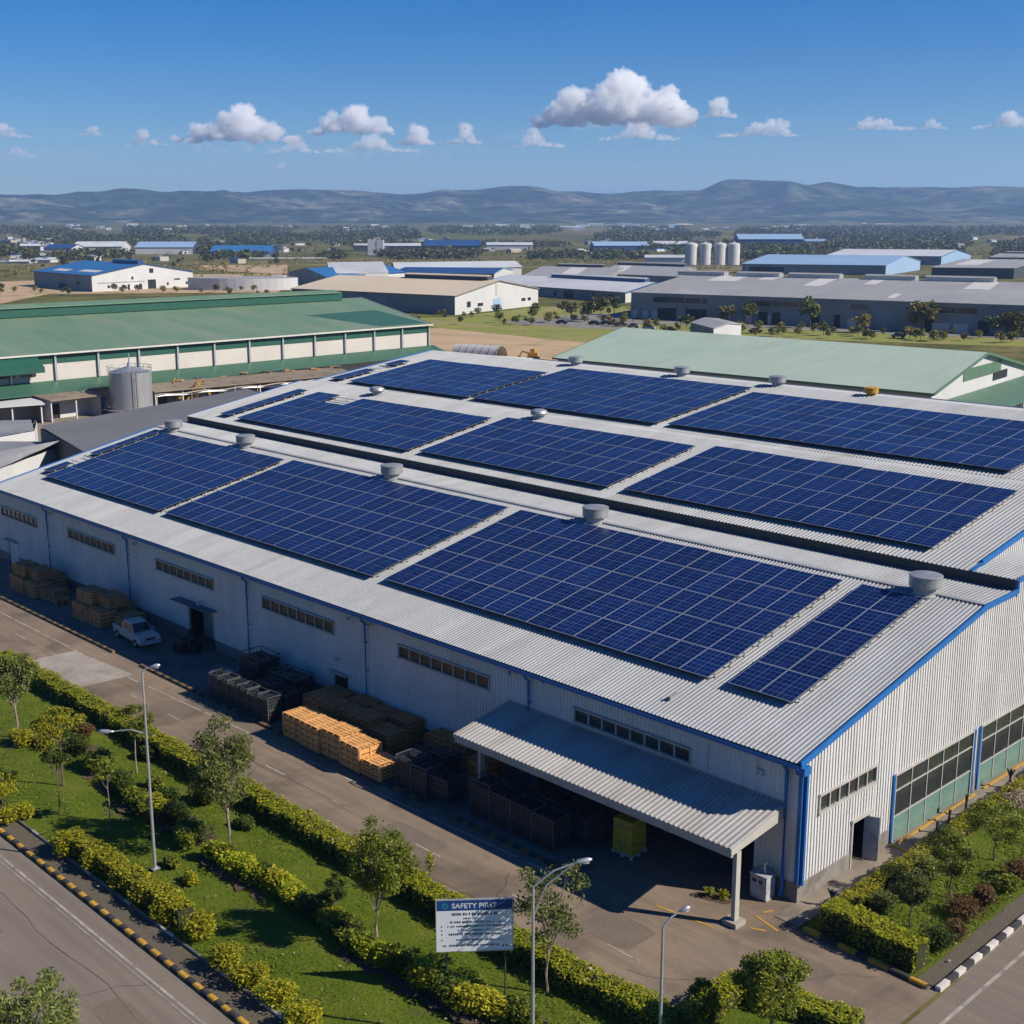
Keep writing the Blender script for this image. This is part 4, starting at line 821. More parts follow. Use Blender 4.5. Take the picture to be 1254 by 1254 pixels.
for k in range(150):
    u_ = rng.choice([rng.uniform(0, 60), rng.uniform(0, 430), rng.uniform(400, 860), rng.uniform(960, 1254)]); v_ = rng.uniform(293, 323) if u_ < 330 else rng.uniform(292, 314)
    w_ = rng.uniform(3, 13); p = Gfar(u_, v_); q = Gfar(u_+w_, v_+rng.uniform(-.6, .6)); A, C = Vector(p[:2]), Vector(q[:2]); uu = (C-A).normalized(); h_ = rng.uniform(2.5, 5)
    mb = MB(); c0 = (A+C)/2; L_ = (C-A).length; an_ = math.atan2(uu.y, uu.x); mb.box((c0.x, c0.y, p[2]+h_/2), (L_, 9, h_), an_)
    for s in (-1, 1): mb.poly([(c0.x+uu.x*a*L_*.52-uu.y*b*4.9, c0.y+uu.y*a*L_*.52+uu.x*b*4.9, p[2]+dz) for a, b, dz in ((-1, s, h_), (1, s, h_), (1, 0, h_+1.1), (-1, 0, h_+1.1))], 1)
    tag(mb.build('field_shed', [rng.choice([WW, WW, M['cream'], M['greywall'], M['beigewall']]), rng.choice([WR, WR, M['bluepale'], M['greyroof'], M['bluedark'], M['rustroof']])], loc=(c0.x, c0.y, p[2])), ML, 'shed', 'sheds and containers of the middle plain')
# white tower, silos
p = Gfar(463, 312.5); t = empty('white_tower', p, 'white concrete tower block standing among distant sheds', 'tower'); hh = height_at(p, 293)
g = MB(); g.box((p[0]-6, p[1]-4, p[2]+hh/2), (9, 9, hh), R(45)); g.build('shaft', M['silow'], t); g = MB(); g.box((p[0]+1, p[1]+3, p[2]+hh/2-.5), (8, 9, hh-1), R(45)); g.build('shaft', WW, t); g = MB(); g.box((p[0]-2, p[1], p[2]+hh+1), (7, 4, 2.6), R(45)); g.build('roof_plant', M['ventrust'], t)
for k, (u_, lab) in enumerate(((846, 'tall steel silo leftmost of the four'), (863, 'tall white steel silo second of the four'), (881, 'tall white steel silo third of the four'), (897.5, 'tall white steel silo rightmost of the four'))):
    p = G(u_, 329); s = empty('silo', p, lab+' behind the grey warehouse', 'silo', 'four silos behind the grey warehouse'); hh = height_at(p, 295.5)-2.5
    g = MB(); g.lathe(p, [(5.0, 3.0), (5.2, 3.2), (5.2, hh), (4.6, hh+.6), (1, hh+1.8), (.1, hh+2)], 24); g.build('shell', M['silow'], s, smooth=False)
    g = MB()
    for a in range(6): g.tube([(p[0]+4.8*math.cos(a), p[1]+4.8*math.sin(a), 0), (p[0]+4.8*math.cos(a), p[1]+4.8*math.sin(a), 3.4)], .3, 6)
    g.build('legs', M['steel'], s); g = MB()
    g.tube([(p[0]+5.2*math.cos(q), p[1]+5.2*math.sin(q), hh+1.2) for q in np.linspace(0, 2*math.pi, 20)], .1, 4); g.build('top_rail', M['steel'], s)

# ------------------------------------------------------------------ yard between the halls (left)
p = G(162, 508); tk = empty('storage_tank', p, 'stainless steel storage tank with railing on top beside the green hall', 'tank'); hh = height_at(p, 455); rr = 3.7
g = MB(); g.lathe(p, [(rr, 1.3), (rr, hh), (rr*.96, hh+.05), (.4, hh+1.0), (.3, hh+1.6)], 48); g.build('shell', M['silo'], tk)
g = MB(); g.lathe(p, [(rr+.7, 1.0), (rr+.7, 1.25)], 40)
for a in range(12): q = a*math.pi/6; g.box((p[0]+3.6*math.cos(q), p[1]+3.6*math.sin(q), .5), (.4, .4, 1.0))
g.build('base_platform', M['ventrust'], tk)
g = MB()
for z in (hh+.5, hh+1.0): g.tube([(p[0]+(rr+.1)*math.cos(q), p[1]+(rr+.1)*math.sin(q), z) for q in np.linspace(0, 2*math.pi, 33)], .05, 5)
for a in range(16): q = a*math.pi/8; g.tube([(p[0]+(rr+.1)*math.cos(q), p[1]+(rr+.1)*math.sin(q), hh), (p[0]+(rr+.1)*math.cos(q), p[1]+(rr+.1)*math.sin(q), hh+1)], .04, 4)
g.tube([(p[0], p[1], hh+1), (p[0], p[1], hh+3.2)], .12, 6); g.build('railing', M['steel'], tk)
g = MB(); g.tube([(p[0]+3.9, p[1]-1.2, 1), (p[0]+3.9, p[1]-1.2, hh+.6)], .06, 5); g.tube([(p[0]+3.9, p[1]-.6, 1), (p[0]+3.9, p[1]-.6, hh+.6)], .06, 5)
for k in range(14): g.box((p[0]+3.9, p[1]-.9, 1.3+k*.45), (.05, .6, .05))
g.build('ladder', M['ventrust'], tk)
# dark roofed block left of the main hall
q = [E(49, 520, 5.7), E(345, 485, 5.7), E(400, 505, 5.2), E(130, 566, 5.2)]
b = empty('dark_roofed_block', (q[0].to_3d()+q[2].to_3d())/2, 'low block with dark grey sheet roof tucked against the left end of the solar warehouse', 'building')
g = MB(); g.poly([(v.x, v.y, 0) for v in q][::-1])
for i in range(4): a, c = q[i], q[(i+1) % 4]; g.poly([(a.x, a.y, 0), (c.x, c.y, 0), (c.x, c.y, 5.1), (a.x, a.y, 5.1)]); g.poly([(a.x, a.y, 5.1), (c.x, c.y, 5.1), (c.x, c.y, 0), (a.x, a.y, 0)])
g.build('wall', M['greywall'], b)
g = MB(); u1 = (q[1]-q[0]); o_ = q[0].to_3d()+Vector((0, 0, 5.3)); g.corr((q[3].x, q[3].y, 4.9), (q[2]-q[3]).normalized().to_3d(), (q[0]-q[3]).to_3d()+Vector((0, 0, .6)), (q[2]-q[3]).length, .6, .035); g.build('roof', M['darkroof'], b)
# tarpaulin roofs far left
def tent(label, pts, apex, h, ha):
    P = [E(u, v, h) for u, v in pts]; A = [E(u, v, ha) for u, v in apex]; e = empty('tarpaulin_shelter', sum((v.to_3d() for v in P), Vector())/len(P), label, 'shelter')
    g = MB(); N = 10; a, b, c, d = P; r0, r1 = A
    for s in range(N):
        for t in range(N):
            def pt(i, j):
                x, y = i/N, j/N; f = (a*(1-x)+b*x); k = (d*(1-x)+c*x); r = r0*(1-x)+r1*x
                if y <= .5: z = y*2; q_ = f*(1-z)+r*z; hh_ = h+(ha-h)*z**1.3
                else: z = (y-.5)*2; q_ = r*(1-z)+k*z; hh_ = ha-(ha-h)*(1-(1-z)**1.3)
                return (q_.x, q_.y, hh_-.5*math.sin(math.pi*x)*math.sin(2*math.pi*y)**2)
            g.poly([pt(s, t), pt(s+1, t), pt(s+1, t+1), pt(s, t+1)])
    g.build('roof', M['tent'], e, smooth=True); w = MB()
    for i in range(4): x, y = P[i], P[(i+1) % 4]; w.poly([(x.x, x.y, 0), (y.x, y.y, 0), (y.x, y.y, h-.1), (x.x, x.y, h-.1)])
    w.build('wall', M['whitewall'], e)
tent('large sagging grey tarpaulin shelter at the left edge beside the solar warehouse', [(-140, 640), (15, 566), (88, 541), (-40, 540)], [(-150, 580), (75, 539)], 3.6, 5.0)
tent('smaller grey tarpaulin roof with white wall behind the large sagging one', [(-60, 545), (42, 527), (45, 515), (-60, 516)], [(-80, 517), (38, 514)], 4.2, 5.2)
# untidy service sheds under the green hall
def block(name, label, c, d, rz, parts, cat='building'):
    e = empty(name, c, label, cat)
    return e
def low_shed(label, pts, h, roofm, wallm, post=5, back=.55, name='service_shed'):
    a, b = E(*pts[0], h), E(*pts[1], h); u = (b-a).normalized(); w = Vector((-u.y, u.x)); dep = pts[2]; e = empty(name, ((a+b)/2).to_3d(), label, 'shed'); L = (b-a).length
    X = lambda t, s, z: ((a+u*t+w*s).x, (a+u*t+w*s).y, z)
    g = MB(); slab(g, X(-.5, -.6, h), X(L+.5, -.6, h), X(L+.5, dep, h+.7), X(-.5, dep, h+.7), .2); g.build('roof', roofm, e)
    g = MB(); g.poly([X(0, dep*back, 0), X(L, dep*back, 0), X(L, dep*back, h+.3), X(0, dep*back, h+.3)]); g.poly([X(0, 0, 0), X(0, dep, 0), X(0, dep, h+.3), X(0, 0, h)]); g.poly([X(L, 0, 0), X(L, dep, 0), X(L, dep, h+.3), X(L, 0, h)]); g.build('wall', wallm, e)
    for k in range(post):
        t = L*k/(post-1); g = MB(); g.beam(X(t, 0, 0), X(t, 0, h), .22, .22); g.build('post', M['whitewall'], e)
    r2_ = random.Random(int(L*10))
    for k in range(max(1, post-2)):
        t = L*(k+.25)/(post-1); s = dep*back-.1; g = MB(); g.poly([X(t, s, .1), X(t+L*.5/(post-1), s, .1), X(t+L*.5/(post-1), s, 2.6), X(t, s, 2.6)]); g.build('doorway', DK, e)
    return e
low_shed('long service shed with rusty debris strewn roof below the green hall', [(190, 479), (432, 457), 6.5], 3.6, M['rustroof'], M['greywall'], 9)
low_shed('small service shed with brown awning and dark opening left of the tank', [(62, 490), (122, 483), 6], 3.8, M['rustroof'], M['whitewall'], 3)
low_shed('white plastered lean-to with green edge at the far left of the yard', [(-60, 502), (50, 494), 7], 3.4, M['whitewall'], M['greywall'], 4)
low_shed('white block behind the brown awning left of the tank', [(15, 483), (135, 470), 5], 4.2, M['whitewall'], M['whitewall'], 3)
rng = random.Random(5)
for k in range(7):
    p = G(232+rng.uniform(-20, 22), 496+rng.uniform(-3, 3)); pts = [p+np.array([0, 0, .2])]
    x_, y_, z_, h_ = p[0], p[1], .3, rng.uniform(0, 6.28)
    for j in range(26):
        h_ += rng.uniform(-.9, .9); x_ += .55*math.cos(h_); y_ += .55*math.sin(h_); z_ = min(4.8, max(.3, z_+rng.uniform(-.5, .62)))
        if abs(x_-p[0]) > 2.4 or abs(y_-p[1]) > 2.4: h_ += 2.2
        pts.append(np.array([x_, y_, z_]))
    if k == 0: yp = MB(); yo = p
    yp.tube(pts, .12, 6)
tag(yp.build('pipework', M['yellowpipe'], loc=yo), 'tangle of rusty yellow pipework right of the steel tank', 'pipework')
junk = [(205, 485), (258, 492), (270, 488), (300, 483), (320, 481), (345, 476), (365, 470), (395, 466), (185, 500), (112, 500), (218, 489), (248, 486), (283, 486), (292, 482), (310, 485), (334, 478), (355, 474), (378, 469), (407, 464), (196, 491), (92, 503), (130, 497)]
for i, (u_, v_) in enumerate(junk):
    p = G(u_, v_); mb = MB(); s = rng.uniform(1.0, 1.8); mb.box((p[0], p[1], .15), (s*1.1, s*1.1, .16), rng.uniform(0, 2)); mb.box((p[0], p[1], .25+s/2), (s, s*.9, s), rng.uniform(0, 2)); mb.box((p[0]+.1, p[1], .3+s*1.2), (s*.7, s*.7, s*.5), rng.uniform(0, 2), 1)
    tag(mb.build('stacked_goods', [rng.choice([M['wood2'], M['cream'], M['whitewall']]), M['wood2']], loc=p), 'pile of boxed goods standing by the service sheds under the green hall', 'goods', 'boxed goods in the service yard')
for i, (u_, v_) in enumerate([(215, 462), (240, 459), (268, 456), (300, 454), (330, 452), (352, 450), (390, 448), (412, 446)]):
    p = G(u_, v_+6, 4.0); mb = MB()
    for q in range(3): mb.box((p[0]+rng.uniform(-1, 1), p[1]+rng.uniform(-1, 1), 4.15+rng.uniform(.1, .35)), (rng.uniform(.8, 2.6), rng.uniform(.5, 1.2), rng.uniform(.1, .5)), rng.uniform(0, 3), q % 2)
    tag(mb.build('scrap', [M['wood2'], M['gutter']], loc=(p[0], p[1], 4.15)), 'scrap pieces lying on the rusty service shed roof', 'scrap', 'scrap on the service shed roof')
for k, (zz, off) in enumerate(((2.9, 1.2), (3.3, 1.9), (2.2, .7))):
    a, b = G(192, 486-k*2, zz), G(425, 464-k*2, zz); g = MB(); n = 24; P = [a+(b-a)*i/n+np.array([0, 0, .12*math.sin(i*1.3+k)]) for i in range(n+1)]; g.tube(P, .13-.02*k, 6)
    for i in range(0, n+1, 4): g.tube([(P[i][0], P[i][1], 0), (P[i][0], P[i][1], P[i][2])], .09, 5)
    tag(g.build('pipe_run', [M['steel'], M['ventrust'], M['yellowpipe']][k], loc=(a[0], a[1], 0)), ['grey pipe run on posts along the rusty service shed', 'rust coloured pipe run behind the grey one by the service shed', 'lowest yellow pipe run along the service shed front'][k], 'pipe')
for k, (u_, v_, s_, lab) in enumerate(((206, 492, 1.5, 'small round steel vessel right of the big tank'), (246, 489, 1.2, 'small steel drum vessel beside the yellow pipework'), (128, 503, 1.3, 'small steel vessel left of the big tank'))):
    p = G(u_, v_); g = MB(); g.lathe(p, [(s_*.6, .3), (s_*.6, s_*1.6), (s_*.3, s_*1.9), (.05, s_*2)], 18)
    for a in range(4): q = a*1.571+.4; g.tube([(p[0]+s_*.5*math.cos(q), p[1]+s_*.5*math.sin(q), 0), (p[0]+s_*.5*math.cos(q), p[1]+s_*.5*math.sin(q), .5)], .06, 5)
    tag(g.build('vessel', M['silo'], loc=p), lab, 'vessel')
# dirt lot with a yellow machine and the white arched cover beyond the roof
def lot(name, px, z, mt): tag(MB().poly([tuple(G(u, v)[:2])+(z,) for u, v in px]).build(name, mt), kind='structure')
M['dirt'] = mk('bare_dirt', (.46, .32, .185), (.36, .25, .14), .08, stain=(.20, .17, .065), sscale=.05, samt=(.52, .68), rough=1, fine=.2, fscale=1.5)
M['verdant'] = mk('rough_grass', (.15, .18, .022), (.22, .22, .036), .06, stain=(.26, .20, .085), sscale=.07, samt=(.5, .65), rough=1, fine=.35, fscale=1.2)
M['parking'] = mk('parking_yard', (.22, .205, .18), (.16, .15, .135), .08, rough=.95)
lot('dirt_lot', [(500, 470), (800, 452), (850, 415), (760, 408), (630, 401), (520, 402), (420, 412)], .03, M['dirt'])
lot('grass_verge', [(520, 400), (560, 404), (720, 420), (790, 418), (870, 412), (1254, 425), (1254, 412), (760, 395), (780, 376), (660, 376), (560, 388), (505, 390)], .05, M['verdant'])
lot('parking_yard', [(608, 395), (640, 398), (760, 404), (775, 398), (773, 384), (735, 384)], .09, M['parking'])
lot('parking_yard', [(775, 392), (1254, 410), (1254, 416), (775, 396)], .09, M['parking'])
lot('dirt_lot', [(0, 372), (60, 360), (340, 358), (350, 352), (345, 335), (240, 336), (0, 345)], .03, M['dirt'])
lot('dirt_lot', [(240, 330), (352, 336), (352, 322), (240, 320)], .03, M['dirt'])
lot('distant_road', [(0, 317), (1254, 311), (1254, 309.7), (0, 315.6)], .06, M['parking'])
p = G(653, 440); ex = empty('yellow_digger', p, 'small yellow digger parked on bare dirt beyond the solar roof', 'digger')
g = MB(); g.box((p[0], p[1], 1.2), (2.6, 1.8, 1.0), .6); g.box((p[0]-.3, p[1]+.15, 2.1), (1.2, 1.3, 1.0), .6); g.build('body', M['ventyellow'], ex)
g = MB(); g.box((p[0]+.4, p[1]-.75, .35), (2.8, .5, .7), .6); g.box((p[0]-.4, p[1]+.75, .35), (2.8, .5, .7), .6); g.build('track', M['tyre'], ex)
g = MB(); g.beam((p[0]-1.0, p[1]-.6, 1.5), (p[0]-2.4, p[1]-1.5, 2.0), .3, .35); g.beam((p[0]-2.4, p[1]-1.5, 2.0), (p[0]-3.1, p[1]-2.0, .7), .25, .3); g.box((p[0]-3.1, p[1]-2.0, .5), (.7, .8, .6), .6); g.build('arm', M['ventyellow'], ex)
# arched white cover
p0, p1 = G(553, 437), G(607, 440); cv = empty('white_arched_cover', (p0+p1)/2, 'low white arched cover of ribbed sheet just beyond the far roof corner', 'shelter')
g = MB(); u = Vector((p1-p0)[:2]); L_ = u.length; u.normalize(); w = Vector((-u.y, u.x)); n = 10
for i in range(n):
    t0, t1 = math.pi*i/n, math.pi*(i+1)/n; f = lambda t, s: ((p0[0]+u.x*s*L_+w.x*(3-3*math.cos(t))), (p0[1]+u.y*s*L_+w.y*(3-3*math.cos(t))), 2.8*math.sin(t)+.3)
    g.poly([f(t0, 0), f(t0, 1), f(t1, 1), f(t1, 0)])
g.build('sheet', M['whiteroof'], cv, smooth=True); g = MB()
for s in np.linspace(0, 1, 7): g.tube([((p0[0]+u.x*s*L_+w.x*(3-3.05*math.cos(t))), (p0[1]+u.y*s*L_+w.y*(3-3.05*math.cos(t))), 2.86*math.sin(t)+.3) for t in np.linspace(0, math.pi, 12)], .08, 5)
g.build('hoop', M['steel'], cv)
# ------------------------------------------------------------------ vegetation
def rnd_unit(rs, n): v = rs.normal(size=(n, 3)); return v/np.linalg.norm(v, axis=1)[:, None]
def leaves(mb, C, size, rs, aspect=.5, m=0, up=.5, droop=0.0):
    n = len(C); nr = rnd_unit(rs, n); nr[:, 2] = np.abs(nr[:, 2])+up; nr /= np.linalg.norm(nr, axis=1)[:, None]
    a = np.cross(nr, rnd_unit(rs, n)); a /= np.linalg.norm(a, axis=1)[:, None]; a[:, 2] -= droop; a /= np.linalg.norm(a, axis=1)[:, None]; b = np.cross(nr, a)
    s = size*rs.uniform(.6, 1.35, n)[:, None]*.5
    V = np.stack([C-a*s, C-b*s*aspect-a*s*.1, C+a*s, C+b*s*aspect-a*s*.1], 1).reshape(-1, 3)
    mb.arr(V, np.arange(4*n).reshape(n, 4), m)
def blob(rs, n, c, r, shell=.45):
    d = rnd_unit(rs, n); k = rs.uniform(0, 1, n)**shell; return np.array(c)[None]+d*k[:, None]*np.array(r)[None]
def tree(label, base, H, cw, ch, leaf='leaf_mid', bark='bark', seed=1, n=2600, ls=.22, clumps=18, tr=.07, name='tree', stems=1, group=None, lean=(0, 0), open_=.31, droop=.2, flat=False, aspect=.45):
    n = int(n*1.4); ls = ls*.84
    rs = np.random.RandomState(seed); b = np.array([base[0], base[1], .12 if len(base) < 3 else base[2]])
    t = empty(name, b, label, 'tree', group); cc = b+np.array([lean[0], lean[1], H-ch/2]); cl = []
    for k in range(clumps):
        d = rnd_unit(rs, 1)[0]; rr = rs.uniform(.3, 1)**.5; c = cc+d*np.array([cw/2, cw/2, ch/2])*rr*rs.uniform(.72, 1.0)
        if flat: c[2] = cc[2]+abs(d[2])*ch*.35
        cl.append((c, open_*rs.uniform(.6, 1.15)*min(cw, ch*1.2)*.5))
    wd = MB()
    fork = b+np.array([lean[0]*.4, lean[1]*.4, max(.25*H, (H-ch)*.85)])
    for s in range(stems):
        o = np.array([rs.uniform(-.12, .12), rs.uniform(-.12, .12), 0])*(stems > 1)
        mid = (b+fork)/2+rs.uniform(-.06, .06, 3)*H*.3
        wd.tube([b+o-[0, 0, .1], mid+o*1.5, fork+o*2.5], [tr*1.25, tr, tr*.85], 7)
    top = cc+np.array([0, 0, ch*.15]); wd.tube([fork, (fork+top)/2+rs.uniform(-.1, .1, 3), top], [tr*.8, tr*.55, tr*.25], 6)
    for c, r in cl:
        st = fork+(top-fork)*rs.uniform(0, .55); m_ = (st+c)/2+np.array([0, 0, -.06*H*rs.uniform(0, 1)])+rs.uniform(-.08, .08, 3)
        wd.tube([st, m_, c], [tr*.5, tr*.3, tr*.1], 5, cap=False)
    wd.build('trunk', M[bark], t)
    lf = MB(); w = np.array([r**2 for _, r in cl]); w /= w.sum()
    for (c, r), k in zip(cl, w):
        leaves(lf, blob(rs, max(8, int(n*k)), c, (r*1.1, r*1.1, r*.8)), ls, rs, aspect, up=.9, droop=droop)
    leaves(lf, blob(rs, n//8, cc, (cw*.4, cw*.4, ch*.4)), ls, rs, aspect, up=.4, droop=droop)
    lf.build('crown', M[leaf], t); return t
def shrub(label, pos, w, h, leaf, seed, n=900, ls=.17, group=None, name='shrub', d=None, z=.12, rz=0):
    rs = np.random.RandomState(seed); mb = MB(); d = d or w; e = None
    for k in range(7):
        a = rs.uniform(0, 6.28); q = rs.uniform(0, .30); c = (q*w*math.cos(a), q*d*math.sin(a), h*rs.uniform(.35, .68)); r = rs.uniform(.26, .42)
        leaves(mb, blob(rs, n//7, c, (w*r, d*r, h*.36), .22), ls, rs, .55, up=1.3)
    C = blob(rs, n//4, (0, 0, h*.3), (w*.46, d*.46, h*.32), .4); C[:, 2] = np.maximum(C[:, 2], .02); leaves(mb, C, ls, rs, .5, up=.5)
    mb.tube([(0, 0, -.1), (0, 0, h*.5)], [.05, .03], 5, 1)
    for k in range(5): a = rs.uniform(0, 6.28); mb.tube([(0, 0, 0), (w*.3*math.cos(a), d*.3*math.sin(a), h*.6)], [.03, .012], 4, 1, cap=False)
    o = mb.build(name, [M[leaf], M['bark']]); o.location = (pos[0], pos[1], z); o.rotation_euler = (0, 0, rz)
    return tag(o, label, 'shrub', group)
def hedge(label, path, w, h, leaf, seed, dens=120, ls=.15, z=.1, blossoms=0, gaps=()):
    rs = np.random.RandomState(seed); e = empty('hedge', ((path[0][0]+path[-1][0])/2, (path[0][1]+path[-1][1])/2, z), label, 'hedge')
    lf = MB(); co = MB(); s0 = 0
    for a, b in zip(path[:-1], path[1:]):
        a, b = np.array(a, float), np.array(b, float); L = np.linalg.norm(b-a); u = (b-a)/L; nn = np.array([-u[1], u[0]])
        def put(t, s, zz):
            bump = 1+.10*np.sin(t*1.7+seed)+.08*np.sin(t*4.1)+.05*np.sin(t*9.3+s*3); hh = zz*(1+.08*np.sin(t*1.3+2*seed)+.05*np.sin(t*5.2))
            P = a[None]+u[None]*t[:, None]+nn[None]*(s*bump)[:, None]; return np.column_stack([P, hh+z])
        def keep(t): 
            k = np.ones(len(t), bool)
            for g0, g1 in gaps: k &= ~((t > g0) & (t < g1))
            return k
        n1 = int(L*w*dens*1.9); t = rs.uniform(0, L, n1); P = put(t, rs.uniform(-w/2, w/2, n1), h*rs.uniform(.93, 1.05, n1))[keep(t)]; leaves(lf, P, ls, rs, .6, up=2.2)
        n2 = int(L*h*dens*.9)
        for sd in (-1, 1): t = rs.uniform(0, L, n2); P = put(t, sd*w/2*rs.uniform(.86, 1.10, n2), h*rs.uniform(.03, 1, n2)**.8)[keep(t)]; leaves(lf, P, ls, rs, .5, up=.3)
        n3 = int(w*h*dens)
        for tt in (0, L): P = put(tt+rs.uniform(-.06, .06, n3), rs.uniform(-w/2, w/2, n3), h*rs.uniform(.05, 1, n3)); leaves(lf, P, ls, rs, .5, up=.3)
        if blossoms: t = rs.uniform(0, L, int(L*blossoms)); t = t[(np.sin(t*.55+seed) > .45)]; P = put(t, rs.uniform(-w/2, w/2, len(t)), h*rs.uniform(.93, 1.08, len(t))); leaves(lf, P, ls*1.25, rs, .7, m=1, up=.9)
        nst = max(1, math.ceil(L/.8)); sl_ = L/nst
        for q_ in range(nst):
            t0 = q_*sl_
            if not keep(np.array([t0+sl_/2]))[0]: continue
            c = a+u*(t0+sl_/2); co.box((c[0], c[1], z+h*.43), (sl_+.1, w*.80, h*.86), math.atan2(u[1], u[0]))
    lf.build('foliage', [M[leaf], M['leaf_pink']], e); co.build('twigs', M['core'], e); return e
hedge('long clipped yellow green hedge between the internal road and the lawn', [(-62, -13.35), (-40, -13.3), (-17, -13.3), (-2.2, -13.2), (2.6, -12.9)], 1.25, 1.05, 'leaf_hedge', 2, blossoms=9, gaps=[])
hedge('clipped hedge around the corner bed by the bushy tree at the bottom', [(2.75, -12.4), (2.8, -8.5), (5.4, -8.0), (8.0, -7.55)], 1.15, .95, 'leaf_hedge', 5)
hedge('thick clipped hedge along the striped kerb at the corner of the right hand lawn', [(2.3, -.95), (7.2, -1.05)], 1.3, 1.25, 'leaf_hedge', 3, dens=140)
hedge('long clipped hedge beside the footway along the glazed gable', [(2.3, -.3), (2.3, 40)], .9, .75, 'leaf_yellow', 4, blossoms=7)
hg = hedge('shrubby yellow hedge along the lawn edge by the brick footpath, lower part', [(-30.5, -23.1), (-24, -22.8), (-19, -22.7)], 1.05, .95, 'leaf_yellow', 8, dens=105, ls=.17)
YG = 'yellow green shrubs along the footpath edge'; k = 0
def gp(u, v): p = G(u, v); return (p[0], p[1])
for u_, v_, w, h, lab in ((82, 1050, 1.6, 1.3, 'first round yellow green shrub of the row beside the brick footpath, from the upper left'), (118, 1068, 1.5, 1.2, 'yellow green shrub with loose twigs, second of the footpath row'), (248, 1152, 1.55, 1.5, 'round upright yellow shrub standing clear of the footpath row'), (208, 1128, 1.7, 1.1, 'low spreading yellow green shrub in the middle of the footpath row'), (178, 1108, 1.8, 1.15, 'broad yellow green shrub just above the middle of the footpath row'), (275, 1188, 1.7, 1.15, 'yellow shrub with dry grey twigs below the round upright one'), (305, 1208, 1.8, 1.1, 'wide yellow shrub near the lower end of the footpath row'), (340, 1232, 1.9, 1.15, 'dense yellow shrub at the lower end of the footpath row'), (372, 1262, 1.9, 1.1, 'last yellow shrub of the footpath row, cut by the bottom frame edge'), (150, 1088, 1.7, 1.15, 'yellow green shrub fourth from the upper left in the footpath row'), (8, 1010, 1.3, 1.1, 'little round yellow shrub at the left frame edge on the lawn'), (30, 1003, 1.1, .9, 'small loose yellow bush near the left lawn edge')):
    k += 1; shrub(lab, gp(u_, v_), w, h, 'leaf_yellow', 100+k, 1000, .17, YG)
MID = [(95, 925, 2.2, 1.0, 'leaf_dark'), (118, 950, 1.8, 1.1, 'leaf_mid'), (140, 968, 2.0, 1.0, 'leaf_dark'), (165, 990, 1.7, 1.0, 'leaf_mid'), (195, 1000, 1.6, 1.0, 'leaf_yellow'), (215, 1012, 2.0, 1.2, 'leaf_dark'), (240, 1030, 1.8, 1.1, 'leaf_dark'), (262, 1056, 1.4, .9, 'leaf_hedge'), (285, 1070, 1.9, 1.0, 'leaf_hedge'), (310, 1084, 1.8, 1.0, 'leaf_hedge'), (335, 1095, 1.9, 1.05, 'leaf_yellow'), (360, 1112, 1.9, 1.0, 'leaf_hedge'), (385, 1128, 1.6, .9, 'leaf_dark'), (415, 1150, 1.7, .9, 'leaf_mid'), (435, 1170, 1.6, .9, 'leaf_mid'), (460, 1182, 1.7, 1.0, 'leaf_hedge'), (490, 1196, 1.8, 1.1, 'leaf_mid'), (515, 1212, 1.8, 1.15, 'leaf_yellow'), (545, 1226, 1.8, 1.1, 'leaf_dark'), (572, 1240, 1.9, 1.15, 'leaf_yellow'), (606, 1250, 1.7, 1.0, 'leaf_yellow'), (640, 1262, 1.9, 1.0, 'leaf_mid'), (60, 920, 1.8, .9, 'leaf_yellow'), (28, 915, 1.6, .9, 'leaf_yellow'), (210, 1064, .9, .5, 'leaf_mid'), (235, 1085, .8, .5, 'leaf_yellow'), (250, 985, 1.8, 1.0, 'leaf_dark'), (178, 930, 1.4, .7, 'leaf_dark'), (190, 968, 1.3, .7, 'leaf_mid'), (100, 905, 1.6, .8, 'leaf_brown'), (300, 1018, 1.2, .6, 'leaf_dark')]
MID += [((a[0]+b[0])//2+3, (a[1]+b[1])//2-4, 1.5, .9, c) for a, b, c in zip(MID[7:21], MID[8:22], ['leaf_mid', 'leaf_hedge', 'leaf_dark', 'leaf_hedge', 'leaf_mid', 'leaf_yellow', 'leaf_dark', 'leaf_mid', 'leaf_hedge', 'leaf_dark', 'leaf_hedge', 'leaf_mid', 'leaf_yellow', 'leaf_dark'])]
MID += [(130, 940, 1.6, 1.0, 'leaf_mid'), (155, 978, 1.5, .9, 'leaf_dark'), (180, 1002, 1.7, .9, 'leaf_mid'), (205, 985, 1.5, .8, 'leaf_dark'), (228, 1040, 1.4, .9, 'leaf_mid')]
CN_ = {'leaf_dark': 'dark green', 'leaf_mid': 'mid green', 'leaf_yellow': 'yellow green', 'leaf_hedge': 'bright green', 'leaf_brown': 'rusty brown'}
PL = ['at the upper end of the lawn', 'in the upper half of the lawn bed', 'in the middle of the lawn bed', 'in the lower half of the lawn bed', 'near the sign board']
seen = {}
for k, (u_, v_, w, h, lf_) in enumerate(MID):
    key = (lf_, min(4, max(0, (u_-20)//130))); seen[key] = seen.get(key, 0)+1
    lab = f"{['low', 'spreading', 'loose', 'bushy', 'rounded', 'ragged', 'leafy', 'broad', 'squat', 'dense', 'open'][seen[key]-1]} {CN_[lf_]} shrub {PL[key[1]]}"
    shrub(lab, gp(u_, v_), w*1.3, h*1.22, lf_, 200+k, 1200, .18, 'shrubs in the middle bed of the lawn', d=w*.8)
